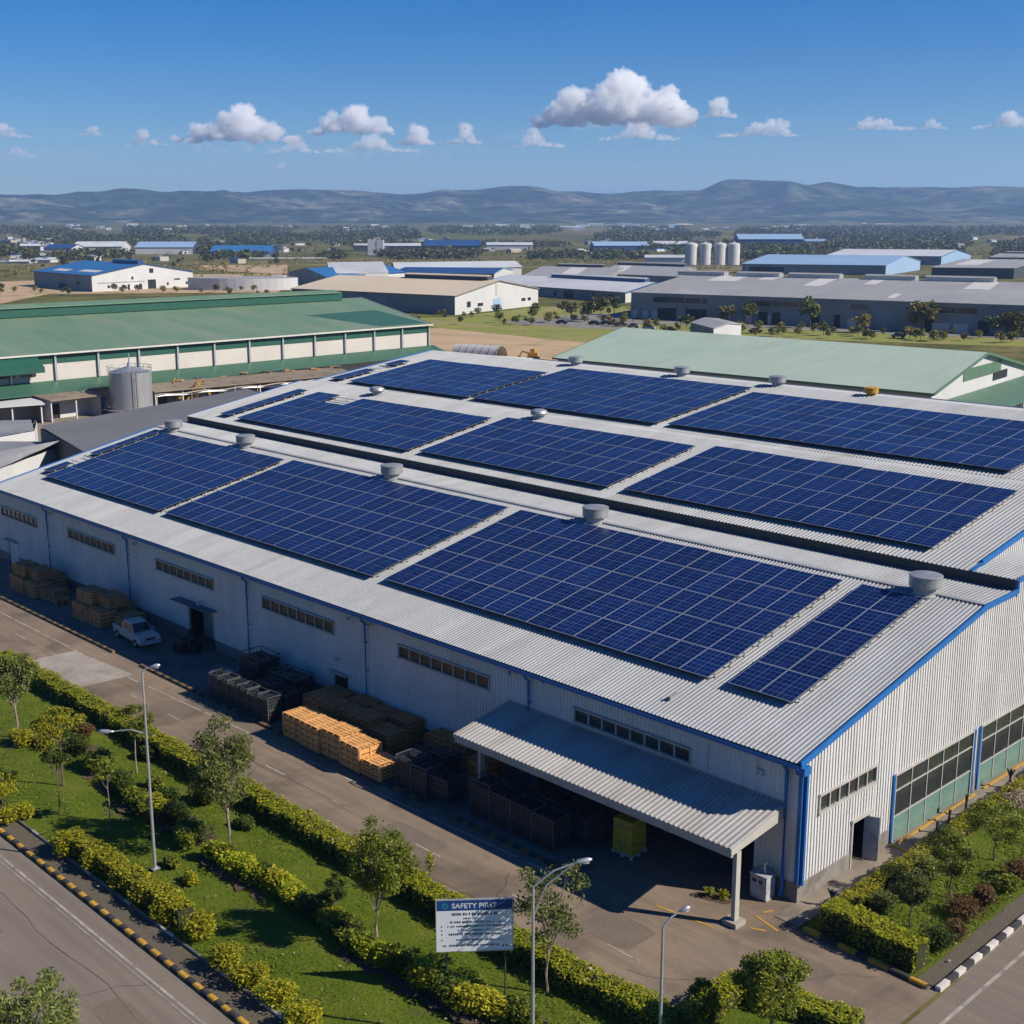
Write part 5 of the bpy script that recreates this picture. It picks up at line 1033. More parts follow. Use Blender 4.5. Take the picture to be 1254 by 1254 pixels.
for k, (u_, v_, w, h, lf_, lab) in enumerate(((1180, 1122, 1.8, 1.0, 'leaf_brown', 'rusty brown shrub at the middle of the right lawn edge'), (1205, 1108, 1.4, .9, 'leaf_brown', 'rusty brown shrub right of the larger one on the right lawn'), (1246, 1078, 1.7, 1.1, 'leaf_brown', 'reddish shrub at the right frame edge'), (1150, 1160, 1.6, .9, 'leaf_dark', 'dark green shrub near the kerb corner of the right lawn'), (1172, 1150, 1.2, .8, 'leaf_brown', 'small brown shrub next to the dark green one near the kerb corner'), (1232, 1092, 1.5, .8, 'leaf_mid', 'green shrub between brown ones on the right lawn'), (1082, 1118, 1.3, 1.1, 'leaf_dull', 'pale leaved bush right behind the corner hedge'), (1106, 1096, 1.4, 1.0, 'leaf_dark', 'dark bush beside the pale leaved one on the right lawn'), (1138, 1076, 1.5, 1.2, 'leaf_dull', 'second pale leaved bush further along the gable hedge'), (1240, 990, 1.6, 1.0, 'leaf_pink', 'pale blossoming bush at the far end of the gable hedge'))):
    shrub(lab, gp(u_, v_), w, h, lf_, 300+k, 1000, .16)
# soil beds under the shrubs
rng = random.Random(8)
mb = MB()
for u_, v_, w, h, lf_ in MID[:24]:
    p = gp(u_, v_); n = 14; pts = []
    for i in range(n): a = 6.283*i/n; r = w*.62*rng.uniform(.7, 1.2); pts.append((p[0]+r*math.cos(a), p[1]+r*.9*math.sin(a), .245+.01*rng.random()))
    mb.poly(pts)
tag(mb.build('soil_bed', M['mulch']), kind='structure')
TH = lambda u, v, top: (gp(u, v), height_at(G(u, v), top))
for lab, u_, v_, top, cw_, chf, kw in (
    ('loose crowned tree at the left edge beside the hedge end', 22, 908, 795, 62, .62, dict(leaf='leaf_dull', bark='barkpale', seed=3, n=3000, ls=.24, clumps=20, tr=.09)),
    ('low tree with flat yellow green parasol crown on the lawn', 78, 968, 868, 76, .42, dict(leaf='leaf_yellow', seed=4, n=2600, ls=.2, flat=True, clumps=16)),
    ('slender sapling with pale trunk in front of the road hedge', 168, 949, 862, 56, .5, dict(leaf='leaf_mid', bark='barkpale', seed=5, n=1500, ls=.2, tr=.045, clumps=14)),
    ('tall feathery tree in the middle left of the lawn', 281, 1042, 884, 92, .72, dict(leaf='leaf_dull', bark='barkpale', seed=6, n=4600, ls=.30, clumps=26, aspect=.32, droop=.6, tr=.09)),
    ('bushy bright green tree with pale trunk left of the sign board', 463, 1163, 996, 92, .70, dict(leaf='leaf_mid', bark='barkpale', seed=7, n=6500, ls=.22, clumps=26, aspect=.36, droop=.5, tr=.075)),
    ('thin open tree with bare branches between sign and lamp posts', 671, 1221, 1050, 112, .66, dict(leaf='leaf_dull', bark='barkpale', seed=8, n=1900, ls=.22, clumps=20, tr=.065, open_=.24)),
    ('bushy tree with curled leaves beside the lower end of the road hedge', 943, 1290, 1156, 88, .78, dict(leaf='leaf_mid', seed=9, n=6000, ls=.21, clumps=22, aspect=.4, droop=.4)),
    ('small round topped yellow tree at the left frame edge', 5, 1003, 942, 38, .62, dict(leaf='leaf_yellow', seed=10, n=1300, ls=.17, clumps=10, tr=.04)),
    ('little dark shaded tree left of the bushy bright one', 413, 1128, 1074, 42, .66, dict(leaf='leaf_dark', seed=11, n=1300, ls=.18, clumps=10, tr=.04)),
    ('small grey green tree closest to the corner hedge on the right lawn', 1114, 1137, 1062, 52, .66, dict(leaf='leaf_dull', seed=12, n=2000, ls=.18, clumps=14, tr=.05)),
    ('round dark green tree in the middle of the right lawn', 1163, 1101, 1018, 66, .70, dict(leaf='leaf_mid', seed=13, n=3000, ls=.18, clumps=18, tr=.055)),
    ('wide leafy tree farthest along the right lawn', 1217, 1056, 972, 78, .76, dict(leaf='leaf_mid', seed=14, n=3200, ls=.19, clumps=20, tr=.055)),
    ('sapling with bare stem standing in the upper bed of the lawn', 74, 1000, 905, 40, .45, dict(leaf='leaf_dark', seed=15, n=900, ls=.2, clumps=9, tr=.04)),
    ('short sapling with yellow tips in the middle bed', 135, 1010, 930, 34, .4, dict(leaf='leaf_mid', seed=16, n=700, ls=.2, clumps=8, tr=.035, bark='barkpale')),
    ('small dark tree right of the feathery tree behind the bed', 858, 1275, 1196, 50, .8, dict(leaf='leaf_mid', seed=18, n=1600, ls=.2, clumps=12, tr=.04))):
    b_, H_ = TH(u_, v_, top); P3 = G(u_, v_); dist = float((P3-CAM)@FW); cw = cw_*dist/F
    tree(lab, b_, H_, cw, H_*chf, **kw)
p = np.array([-8.2, -31.6]); 
tree('tree with long drooping leaves poking in at the bottom left corner', (-12.8, -33.0), 4.2, 4.6, 3.0, leaf='leaf_dull', bark='barkpale', seed=19, n=3600, ls=.32, aspect=.26, droop=.6, clumps=26, tr=.07)
tag(bpy.data.objects[[o.name for o in scn.objects if o.get('label', '').startswith('small dark tree right')][0]], 'small leafy tree beside the bushy one at the hedge gap', 'tree')
# young weeds at the hedge gap
shrub('spindly yellow flowering weed at the gap in the road hedge', gp(527, 1072), .5, 1.4, 'leaf_hedge', 401, 130, .16)
shrub('small green plant in the little bed by the canopy post', (-3.4, -2.6), .6, .5, 'leaf_mid', 402, 120, .14, z=.05)
shrub('small yellow plant in the little bed by the canopy post', (-2.7, -2.3), .7, .45, 'leaf_yellow', 403, 120, .14, z=.05)
# grass blades and fallen leaves
rs = np.random.RandomState(77); N = 15000
gx_ = rs.uniform(-52, 7, N); gyv = rs.uniform(-23.8, -12.9, N); kp = np.array([mn.noise((x*.33, y*.33, 2)) > -.18 for x, y in zip(gx_, gyv)]); gx_, gyv = gx_[kp], gyv[kp]
gz = np.array([.14+.05+.10*math.sin(x*.23+y*.4)*math.sin(y*.31+1)+.05*math.sin(x*.9)*math.cos(y*1.1) for x, y in zip(gx_, gyv)])
g2x = rs.uniform(2.6, 7.3, 7000); g2y = rs.uniform(-.5, 26, 7000); gx_ = np.append(gx_, g2x); gyv = np.append(gyv, g2y); gz = np.append(gz, np.full(7000, .12))
def blades():
    mb = MB(); n = len(gx_); a = rs.uniform(0, 6.28, n); h = rs.uniform(.06, .15, n); w = rs.uniform(.025, .06, n); l = rs.uniform(-.1, .1, (n, 2))
    b = np.column_stack([gx_, gyv, gz-.03]); o = np.column_stack([np.cos(a)*w, np.sin(a)*w, np.zeros(n)])
    V = np.stack([b-o, b+o, b+np.column_stack([l, h])], 1).reshape(-1, 3); mb.arr(V, np.arange(3*n).reshape(n, 3)); return mb
M['blade'] = leafmat('grass_blade', (.065, .10, .009), (.105, .15, .013), (.16, .18, .026), trans=.3)
tag(blades().build('grass', M['blade']), kind='stuff')
M['dryleaf'] = leafmat('fallen_leaf', (.20, .12, .05), (.30, .22, .13), (.36, .30, .22), trans=.1)
mb = MB(); n = 420; C = np.column_stack([rs.uniform(-45, 7, n), rs.uniform(-24.4, -12.7, n), np.full(n, .30)]); leaves(mb, C, .14, rs, .6, up=2.0)
n = 160; C = np.column_stack([rs.uniform(2.6, 8.2, n), rs.uniform(-.6, 26, n), np.full(n, .16)]); leaves(mb, C, .14, rs, .6, up=2.0)
tag(mb.build('fallen_leaves', M['dryleaf']), kind='stuff')

# distant trees: a few tree models, copied
def far_tree_proto(seed, leaf, h, w):
    rs = np.random.RandomState(seed); mb = MB()
    for k in range(9):
        d = rnd_unit(rs, 1)[0]; c = np.array([d[0]*w*.3, d[1]*w*.3, h*.62+d[2]*h*.2]); r = rs.uniform(.2, .32)*w
        leaves(mb, blob(rs, 34, c, (r, r, r*.9), .35), .16*w, rs, .75, up=.5)
    mb.tube([(0, 0, -.2), (0, 0, h*.6)], [.05*w*.5, .02*w], 5, 1)
    for k in range(4): a = rs.uniform(0, 6.28); mb.tube([(0, 0, h*.3), (w*.3*math.cos(a), w*.3*math.sin(a), h*.65)], [.03*w*.5, .01*w], 4, 1, cap=False)
    me = mb.build('tree', [M[leaf], M['bark']]); d = me.data; bpy.data.objects.remove(me); return d
protos = [far_tree_proto(21, 'leaf_far', 6, 5.2), far_tree_proto(22, 'leaf_far2', 5, 5), far_tree_proto(23, 'leaf_far', 7, 4.6), far_tree_proto(24, 'leaf_dull', 5.5, 4)]
rng = random.Random(31)
def put_tree(x, y, z, s, k, label, group):
    o = bpy.data.objects.new('tree', protos[k]); COL.objects.link(o); o.location = (x, y, z); o.scale = (s*rng.uniform(.85, 1.2), s*rng.uniform(.85, 1.2), s); o.rotation_euler = (0, 0, rng.uniform(0, 6.28)); return tag(o, label, 'tree', group)
GRP = 'trees in front of the long grey warehouse'
for (u_, v_, s, k, lab) in ((992, 402, 1.55, 3, 'tallest olive tree against the middle of the grey warehouse wall'), (1128, 407, 1.6, 1, 'wide spreading tree right of centre at the grey warehouse'), (918, 398, 1.2, 3, 'tree with thin crown left of the tall one at the grey warehouse'), (890, 397, 1.05, 1, 'small thin tree beside the small grey shed'), (1055, 408, 1.0, 1, 'broad low tree between the tall and the wide spreading tree'), (1240, 412, 1.25, 1, 'brownish tree at the right end of the grey warehouse'), (1215, 412, .8, 2, 'little tree just left of the brownish right end one'), (735, 392, 1.15, 2, 'slim bright tree in the parking yard'), (720, 394, 1.0, 0, 'dark round tree in the parking yard near the cars'), (700, 390, .8, 0, 'dark tree at the left part of the parking yard'), (655, 388, .7, 0, 'small dark tree right of the beige hall entrance'), (690, 385, .7, 0, 'bushy dark tree by the grass verge'), (752, 386, .9, 2, 'slim tree at the corner of the grey warehouse')):
    p = G(u_, v_); put_tree(p[0], p[1], 0, s*1.3, k, lab, GRP)
for i in range(52):
    u_ = rng.uniform(786, 1250); v_ = 403+(u_-786)/464*14+rng.uniform(-2, 5); p = G(u_, v_); put_tree(p[0], p[1], 0, rng.uniform(.4, .85), rng.choice([0, 1, 3, 1]), 'low bush in the planted strip before the grey warehouse', 'bushes before the grey warehouse')
for i in range(34):
    u_ = rng.uniform(560, 775); v_ = rng.uniform(386, 400); p = G(u_, v_); put_tree(p[0], p[1], 0, rng.uniform(.35, .8), rng.choice([0, 1, 3, 1]), 'low bush on the grass verge by the parking yard', 'bushes by the parking yard')
for i in range(14):
    u_ = rng.uniform(425, 555); v_ = 386+rng.uniform(-1, 8); p = G(u_, v_); put_tree(p[0], p[1], 0, rng.uniform(.3, .55), rng.choice([0, 1]), 'low scrub bush along the shaded beige hall wall', 'bushes along the beige hall')
for i in range(26):
    u_ = rng.uniform(0, 345); v_ = rng.uniform(352, 362); p = G(u_, v_); put_tree(p[0], p[1], 0, rng.uniform(.4, .8), rng.choice([0, 1, 1]), 'low bush behind the green ridge near the blue roofed white hall', 'bushes behind the green hall')
for i in range(110):
    u_ = rng.uniform(0, 1254); v_ = rng.uniform(303, 330)
    if 345 < u_ < 1130 and v_ > 318: v_ = rng.uniform(302, 312)
    p = G(u_, v_); put_tree(p[0], p[1], zt(p[0], p[1]), rng.uniform(.6, 1.5), rng.choice([0, 0, 1, 2]), 'scattered tree among the distant sheds', 'scattered trees of the plain')
def Gq(u, v):
    p = G(u, v); r = rc_(p[0], p[1])
    if r < 1300: return p
    k = min(1, 1300/r+.35*(1-1300/r)); return np.array([CAM[0]+(p[0]-CAM[0])*k, CAM[1]+(p[1]-CAM[1])*k, 0])
# the wood on the plain reads as one mass
rs = np.random.RandomState(9); mb = MB(); bases = []
NT = 15000
for i in range(NT):
    u_ = rs.uniform(-60, 1314); v_ = 281.0+24*rs.uniform(0, 1)**1.25; dens = mn.noise((u_*.012, v_*.13, 5))+.25*mn.noise((u_*.05, v_*.3, 9))
    if u_ > 1000: dens += .22
    if dens < -.20+.016*(v_-284): continue
    bases.append((u_, v_))
sub = [np.array(p_.vertices) for p_ in []]
for u_, v_ in bases:
    d = ray(u_, v_); hz = np.array([d[0], d[1]])/math.hypot(d[0], d[1]); r = np.interp(v_, [280.0, 283, 287, 292, 298, 305], [4700, 3600, 2700, 2050, 1650, 1350])
    x, y = CAM[0]+hz[0]*r, CAM[1]+hz[1]*r; z = zt(x, y); s = rs.uniform(5, 10)*(1.25 if r > 2500 else 1)
    leaves(mb, blob(rs, 20, (x, y, z+s*.5), (s*.62, s*.62, s*.5), .4), s*.42, rs, .8, up=.5)
tag(mb.build('wood', M['leaf_far']), kind='stuff')

rs = np.random.RandomState(19); mb = MB()
for i in range(8500):
    u_ = rs.uniform(-20, 1274); v_ = rs.uniform(291, 345 if u_ < 360 else 325)
    if mn.noise((u_*.02, v_*.12, 3)) < -.05: continue
    p = Gq(u_, v_); s = rs.uniform(1.2, 3.4); leaves(mb, blob(rs, 9, (p[0], p[1], zt(p[0], p[1])+s*.4), (s*.8, s*.8, s*.45), .4), s*.55, rs, .8, up=.6)
tag(mb.build('scrub', M['leaf_far2']), kind='stuff')

# ------------------------------------------------------------------ things in the yard
def crate_mesh(w, d, h, seed, mats, planks=4):
    r = random.Random(seed); mb = MB(); t = .03
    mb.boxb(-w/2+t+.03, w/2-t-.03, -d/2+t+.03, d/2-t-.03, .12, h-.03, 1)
    for side in range(4):
        for k in range(planks):
            z0 = .13+(h-.13)*k/planks; z1 = .13+(h-.13)*(k+1)/planks-.075; o = r.uniform(-.006, .006)
            if side == 0: mb.boxb(-w/2, w/2, -d/2+o, -d/2+t+o, z0, z1, 0)
            if side == 1: mb.boxb(w/2-t+o, w/2+o, -d/2, d/2, z0, z1, 0)
            if side == 2: mb.boxb(-w/2, w/2, d/2-t-o, d/2-o, z0, z1, 0)
            if side == 3: mb.boxb(-w/2-o, -w/2+t-o, -d/2, d/2, z0, z1, 0)
    nb = max(2, round(w/.7)+1)
    for k in range(nb):
        x = -w/2+.06+(w-.12)*k/(nb-1); mb.boxb(x-.06, x+.06, -d/2-.05, -d/2, .12, h, 0); mb.boxb(x-.06, x+.06, d/2, d/2+.05, .12, h, 0)
    for k in range(3):
        y = -d/2+.06+(d-.12)*k/2; mb.boxb(w/2, w/2+.05, y-.06, y+.06, .12, h, 0); mb.boxb(-w/2-.05, -w/2, y-.06, y+.06, .12, h, 0)
    return mb
def crate(loc, w, d, h, rz, label, seed, mat='wood', group='wooden crates along the facade'):
    e = empty('wooden_crate', loc, label, 'crate', group, rz); r = random.Random(seed)
    crate_mesh(w, d, h, seed, None).build('body', [M[mat], M['woodgap']], loc=(0, 0, 0)).parent = e
    l = MB(); nl = 6
    for k in range(nl): y0 = -d/2+d*k/nl; l.boxb(-w/2-.03, w/2+.03, y0+.02, y0+d/nl-.035, h, h+.03+r.uniform(0, .02), 0)
    for x in (-w*.3, w*.3): l.boxb(x-.06, x+.06, -d/2, d/2, h+.03, h+.065, 0)
    l.build('lid', M[mat], loc=(0, 0, 0)).parent = e
    p = MB()
    for y in (-d/2+.1, 0, d/2-.1): p.boxb(-w/2, w/2, y-.06, y+.06, 0, .12)
    p.build('pallet', M['pallet'], loc=(0, 0, 0)).parent = e
    return e
zA = .10
names4 = ['first from the left', 'second from the left', 'third from the left', 'fourth from the left']
x = -35.2
for k in range(4): crate((x+1.05, -5.35+.07*(-1)**k, zA), 1.96, 1.75, 1.62+.07*(k % 3), R(random.Random(k).uniform(-1, 1)), f'large sunlit wooden crate in the front row, {names4[k]}', 500+k); x += 2.10
crate((x+.92, -5.35, zA), 1.75, 1.7, 1.0, R(1), 'low wooden crate at the right end of the front row', 505)
x = float(FY(373, 857, -3.3)[0]); xr = x
for k in range(4): crate((x+.9, -2.75+.06*(-1)**k, zA), 1.66, 1.45, 1.74+.06*(k % 2), R(random.Random(9+k).uniform(-1, 1)), f'large wooden crate in the second row, {names4[k]}', 510+k, 'wood3'); x += 1.80
crate((x+1.2, -2.9, zA), 1.9, 1.6, 1.5, R(2), 'wooden crate standing apart at the right end of the second row', 516, 'wood3')
for k, (u_, w, lab) in enumerate(((407, 2.3, 'brown crate against the wall below the small dark door'), (440, 2.0, 'brown crate second along the wall behind the second row'), (462, 2.0, 'brown crate third along the wall behind the second row'), (490, 2.0, 'single brown crate by the wall behind the black cages'), (536, 2.1, 'brown crate by the wall left of the canopy'), (560, 2.0, 'brown crate by the wall half under the canopy end'))):
    q = FY(u_, 845+ (u_-407)*.35, -1.0); crate((q[0]+w/2-.6, -.85, zA), w, 1.35, 1.45+.1*(k % 2), R(1-k % 3), lab, 520+k, 'wood3')
crate((-20.0, -2.2, zA), 1.6, 1.5, 2.0, 0, 'brown crate just inside the left canopy post', 530, 'wood3')
# black cage pallets
def cage(loc, w, d, h, rz, label, group, seed, fill=True):
    e = empty('black_cage', loc, label, 'cage', group, rz); r = random.Random(seed); f = MB(); t = .05
    for sx in (-1, 1):
        for sy in (-1, 1): f.boxb(sx*w/2-t/2, sx*w/2+t/2, sy*d/2-t/2, sy*d/2+t/2, 0, h)
    for z in (.1, h*.5, h-.03):
        for s in (-1, 1): f.boxb(-w/2, w/2, s*d/2-t/2, s*d/2+t/2, z-.025, z+.025); f.boxb(s*w/2-t/2, s*w/2+t/2, -d/2, d/2, z-.025, z+.025)
    f.build('frame', M['blackbar'], loc=(0, 0, 0)).parent = e
    g = MB()
    for k in range(1, 7):
        z = .1+(h-.13)*k/7
        for s in (-1, 1): g.boxb(-w/2, w/2, s*d/2-.01, s*d/2+.01, z-.01, z+.01); g.boxb(s*w/2-.01, s*w/2+.01, -d/2, d/2, z-.01, z+.01)
    for k in range(1, 6):
        q = -w/2+w*k/6
        for s in (-1, 1): g.boxb(q-.01, q+.01, s*d/2-.01, s*d/2+.01, .1, h)
        q = -d/2+d*k/6
        for s in (-1, 1): g.boxb(s*w/2-.01, s*w/2+.01, q-.01, q+.01, .1, h)
    g.build('mesh_side', M['blackbar'], loc=(0, 0, 0)).parent = e
    if fill:
        b = MB(); hh = h*r.uniform(.86, .97); b.boxb(-w/2+.05, w/2-.05, -d/2+.05, d/2-.05, .06, hh)
        for k in range(6): b.box((r.uniform(-.3, .3)*w, r.uniform(-.3, .3)*d, hh+.05), (r.uniform(.2, .5), r.uniform(.15, .4), r.uniform(.08, .25)), r.uniform(0, 3))
        b.build('load', M['black'], loc=(0, 0, 0)).parent = e
    return e
BG = 'black cages left of the wooden crates'; n6 = ['first', 'second', 'third', 'fourth', 'fifth', 'sixth']
for k in range(6): cage((-44.4+1.24*k, -5.15, zA), 1.2, 1.05, 1.75+.08*(k % 2), 0, f'black cage in the front row of the dark stack, {n6[k]} from the left', BG, 600+k)
for k in range(4): cage((-43.6+1.7*k, -3.7, zA), 1.55, 1.1, [1.5, 1.2, 1.9, 1.7][k], R(2), f'black cage in the middle row of the dark stack, {n6[k]} from the left', BG, 620+k)
cage((-44.3, -1.9, zA), 2.4, 1.9, 2.5, 0, 'tall black covered box at the back of the dark stack near the doorway', BG, 640)
cage((-40.2, -2.0, zA), 3.0, 1.7, 2.1, R(3), 'wide black frame box at the back of the dark stack', BG, 641)
BR = 'black cages right of the wooden crates'
for k, (x, y, h) in enumerate(((-23.3, -5.2, 2.1), (-21.9, -5.2, 1.95), (-23.4, -3.7, 2.0), (-22.0, -3.6, 2.2), (-20.5, -4.9, 1.6))): cage((x, y, zA), 1.3, 1.2, h, R(k), ['tall black cage at the front left, right of the low wooden crate', 'black cage at the front, second right of the low wooden crate', 'black cage behind the front left one, right of the crates', 'tallest black cage in the group right of the crates', 'lower black cage nearest the left canopy post'][k], BR, 650+k)
BC = 'black crates under the canopy'
for k in range(4): cage((-17.4+1.65*k, -4.55, zA), 1.55, 1.2, [2.3, 2.0, 1.95, 1.9][k], 0, f'dark crate under the canopy in the front row, {n6[k]} from the left', BC, 660+k)
for k in range(2): cage((-13.4+1.8*k, -2.9, zA), 1.6, 1.3, 2.0-.2*k, 0, f'dark crate under the canopy in the back row, {n6[k]} from the left', BC, 670+k)
# heaps of old crates at the far left, one thing per crate
OG = 'old weathered crates stacked by the far left facade'
def old_stack(x0, y0, items, where):
    for k, (dx, dy, z, w, d, h, rz) in enumerate(items): crate((x0+dx, y0+dy, zA+z), w, d, h, R(rz), f'weathered slatted crate {["at the front left", "at the front right", "behind", "on top at the left", "on top at the right", "at the far end", "leaning low at the side"][k]} of the {where}', 700+k+int(abs(x0)), 'wood2', OG)
old_stack(-80.5, -2.5, [(0, -.9, 0, 2.4, 1.6, 1.5, 2), (2.5, -.8, 0, 2.2, 1.5, 1.4, -3), (1.2, 1.0, 0, 2.8, 1.7, 1.6, 0), (.1, -.7, 1.55, 2.0, 1.5, 1.0, 5), (2.1, -.2, 1.45, 2.2, 1.6, .9, -4), (4.6, -.2, 0, 1.9, 1.6, .9, 10), (6.3, -.4, 0, 1.6, 1.2, .5, -18)], 'leftmost crate heap')
old_stack(-68.2, -2.4, [(0, -.9, 0, 2.4, 1.6, 1.5, 1), (2.5, -.9, 0, 2.2, 1.5, 1.5, -2), (1.4, 1.0, 0, 2.8, 1.7, 1.6, 0), (.3, -.6, 1.55, 2.2, 1.5, 1.1, 4), (2.6, 0, 1.55, 2.2, 1.6, 1.0, -4), (4.5, .6, 0, 1.9, 1.6, 1.1, 10), (-2.3, -.2, 0, 1.7, 1.2, .5, -18)], 'crate heap beside the pickup')
# pickup
def pickup(loc, rz):
    e = empty('pickup_truck', loc, 'white pickup truck parked in shade by the doorway, old crates on its load bed', 'pickup', None, rz)
    def put(mb, n, m, par=e): o = mb.build(n, M[m] if isinstance(m, str) else m, loc=(0, 0, 0)); o.parent = par; return o
    def loft(prof, y0, y1, inset):   # side profile extruded with a narrower top
        mb = MB(); zs = [p[1] for p in prof]; zm, zM = min(zs), max(zs); f = lambda z: 1-inset*max(0, (z-.85))/1.0
        n = len(prof); L_ = [(x, y0*f(z), z) for x, z in prof]; R_ = [(x, y1*f(z), z) for x, z in prof]
        mb.poly(L_); mb.poly(R_[::-1])
        for i in range(n): j = (i+1) % n; mb.poly([L_[j], L_[i], R_[i], R_[j]])
        return mb
    b = loft([(-2.6, .42), (2.45, .42), (2.55, .62), (2.5, .95), (1.25, 1.08), (.95, 1.12), (-.95, 1.12), (-.95, .72), (-2.6, .72)], -.86, .86, .05)
    b.boxb(-2.6, -.95, -.86, -.78, .72, 1.08); b.boxb(-2.6, -.95, .78, .86, .72, 1.08); b.boxb(-2.62, -2.55, -.86, .86, .5, 1.06); body = put(b, 'body', 'carwhite')
    c = loft([(-.92, 1.10), (1.22, 1.10), (.55, 1.68), (.2, 1.74), (-.75, 1.74), (-.92, 1.5)], -.82, .82, .22); put(c, 'cab', 'carwhite')
    g = MB(); g.poly([(1.215, -.70, 1.14), (1.215, .70, 1.14), (.62, .60, 1.66), (.62, -.60, 1.66)]); put(g, 'windscreen', 'carglass').location.x = .02
    for s in (-1, 1):
        g = MB(); pts = [(-.8, 1.16), (.98, 1.16), (.48, 1.62), (-.7, 1.64)]; q = [(x, s*(.835*(1-.22*max(0, z-.85))+.008), z) for x, z in pts]; g.poly(q if s < 0 else q[::-1]); put(g, 'side_window', 'carglass')
        g = MB(); g.box((2.52, s*.62, .80), (.1, .34, .18)); put(g, 'headlight', 'lampglass')
        g = MB(); g.box((.95, s*.98, 1.2), (.1, .2, .16)); put(g, 'wing_mirror', 'carwhite')
        for x in (-1.75, 1.6):
            w = MB(); w.tube([(x, s*.68, .34), (x, s*.90, .34)], .34, 20); wo = put(w, 'wheel', 'tyre'); r = MB(); r.tube([(x, s*.90, .34), (x, s*.915, .34)], .19, 14); put(r, 'rim', 'alu', wo)
    g = MB(); g.box((2.58, 0, .5), (.12, 1.72, .2)); put(g, 'bumper', 'carwhite'); g = MB(); g.box((2.55, 0, .8), (.06, .8, .14)); put(g, 'grille', 'black')
    return e
pickup((-59.9, -3.3, .10), R(-4))
crate((-61.5, -3.2, .84), 1.3, 1.3, .7, R(-4), 'small crate riding on the pickup load bed', 790, 'wood2', None)
# black wrapped goods in front of the pickup, white drum machine, cabinet, yellow cartons
g = MB(); rs = random.Random(4)
for k in range(7): g.box((rs.uniform(-1.1, 1.1), rs.uniform(-.7, .7), .35+rs.uniform(0, .5)), (rs.uniform(.5, 1.1), rs.uniform(.5, .9), rs.uniform(.5, .8)), rs.uniform(0, 3))
o = g.build('covered_goods', M['black']); o.location = (-54.6, -1.9, .1); tag(o, 'dark covered heap of goods between pickup and doorway', 'goods')
dm = empty('drum_machine', (-46.0, -4.0, .1), 'white machine with round dark drum opening left of the black cages', 'machine')
g = MB(); g.box((-46.0, -4.0, .65), (1.5, 1.2, 1.1), .1); g.box((-46.0, -4.0, 1.25), (1.3, 1.0, .12), .1); g.build('casing', M['carwhite'], dm)
g = MB(); g.tube([(-46.0, -4.55, .75), (-46.02, -4.66, .75)], .38, 20); g.lathe((-46.1, -4.0, 1.3), [(.36, 0), (.4, .06), (.3, .1)], 20); g.build('drum_opening', M['black'], dm)
g = MB(); g.box((-46, -4, .06), (1.3, 1.0, .12), .1); g.build('foot', M['black'], dm)
p = (-1.5, -.75, .02); cb_ = empty('grey_cabinet', p, 'grey electrical cabinet under the canopy beside the blue corner pipe', 'cabinet')
g = MB(); g.box((-1.5, -.75, .68), (.95, .75, 1.2)); g.box((-1.5, -.75, 1.31), (1.05, .85, .06)); g.build('casing', M['cabinet'], cb_); g = MB(); g.boxb(-1.93, -1.07, -1.145, -1.126, .2, 1.2); g.build('door', M['cabinet'], cb_)
g = MB(); g.boxb(-1.85, -1.6, -1.165, -1.146, .9, 1.08); g.boxb(-1.45, -1.25, -1.165, -1.146, .9, 1.08); g.build('label_plate', M['gutter'], cb_); g = MB(); g.tube([(-1.4, -.75, 1.33), (-1.4, -.75, 1.8), (-1.25, -.75, 2.0)], .06, 8); g.tube([(-1.7, -.7, 1.33), (-1.55, -.7, 1.6)], .05, 8); g.build('pipe', M['alu'], cb_); g = MB(); g.box((-1.5, -.75, .05), (1.0, .7, .1)); g.build('base', M['concrete'], cb_)
def carton(loc, w, h, label):
    e = empty('yellow_carton', loc, label, 'carton', None, R(4)); g = MB(); g.boxb(-w/2, w/2, -w/2, w/2, 0, h)
    g.build('box', M['ybox'], loc=(0, 0, 0)).parent = e
    r = random.Random(int(h*99+loc[2]*7)); g = MB()
    for k in range(4):
        x = -w/2+.12+(w-.24)*k/3.6; z = h*r.uniform(.2, .6); g.boxb(x, x+.2, -w/2-.004, -w/2, z, z+r.uniform(.12, .28)); g.boxb(w/2, w/2+.004, x, x+.2, z, z+r.uniform(.12, .28))
    g.build('print', M['yprint'], loc=(0, 0, 0)).parent = e; return e
g = MB()
for sx in (-.6, 0, .6):
    for sy in (-.6, 0, .6): g.box((sx, sy, .09), (.14, .14, .18))
for k in range(6): g.boxb(-.7, .7, -.7+k*.24, -.52+k*.24, .18, .22)
po = g.build('pallet', M['whitewall']); po.location = (-9.1, -2.0, .02); po.rotation_euler.z = R(4); tag(po, 'pale pallet under the yellow cartons beneath the canopy', 'pallet')
carton((-9.1, -2.0, .245), 1.25, .95, 'lower yellow printed carton on the pallet under the canopy'); carton((-9.1, -2.0, 1.2), 1.22, .9, 'upper yellow printed carton on the pallet under the canopy')
# kerbed little bed by the canopy post
g = MB(); ring = [(-4.2+1.9*math.cos(t)*.75, -3.0+1.2*math.sin(t)*.75) for t in np.linspace(0, 2*math.pi, 14, endpoint=False)]
sheet('soil_bed', [(-4.1, -3.3), (-2.3, -2.7), (-2.0, -1.9), (-3.6, -2.2)], .03, M['mulch'])
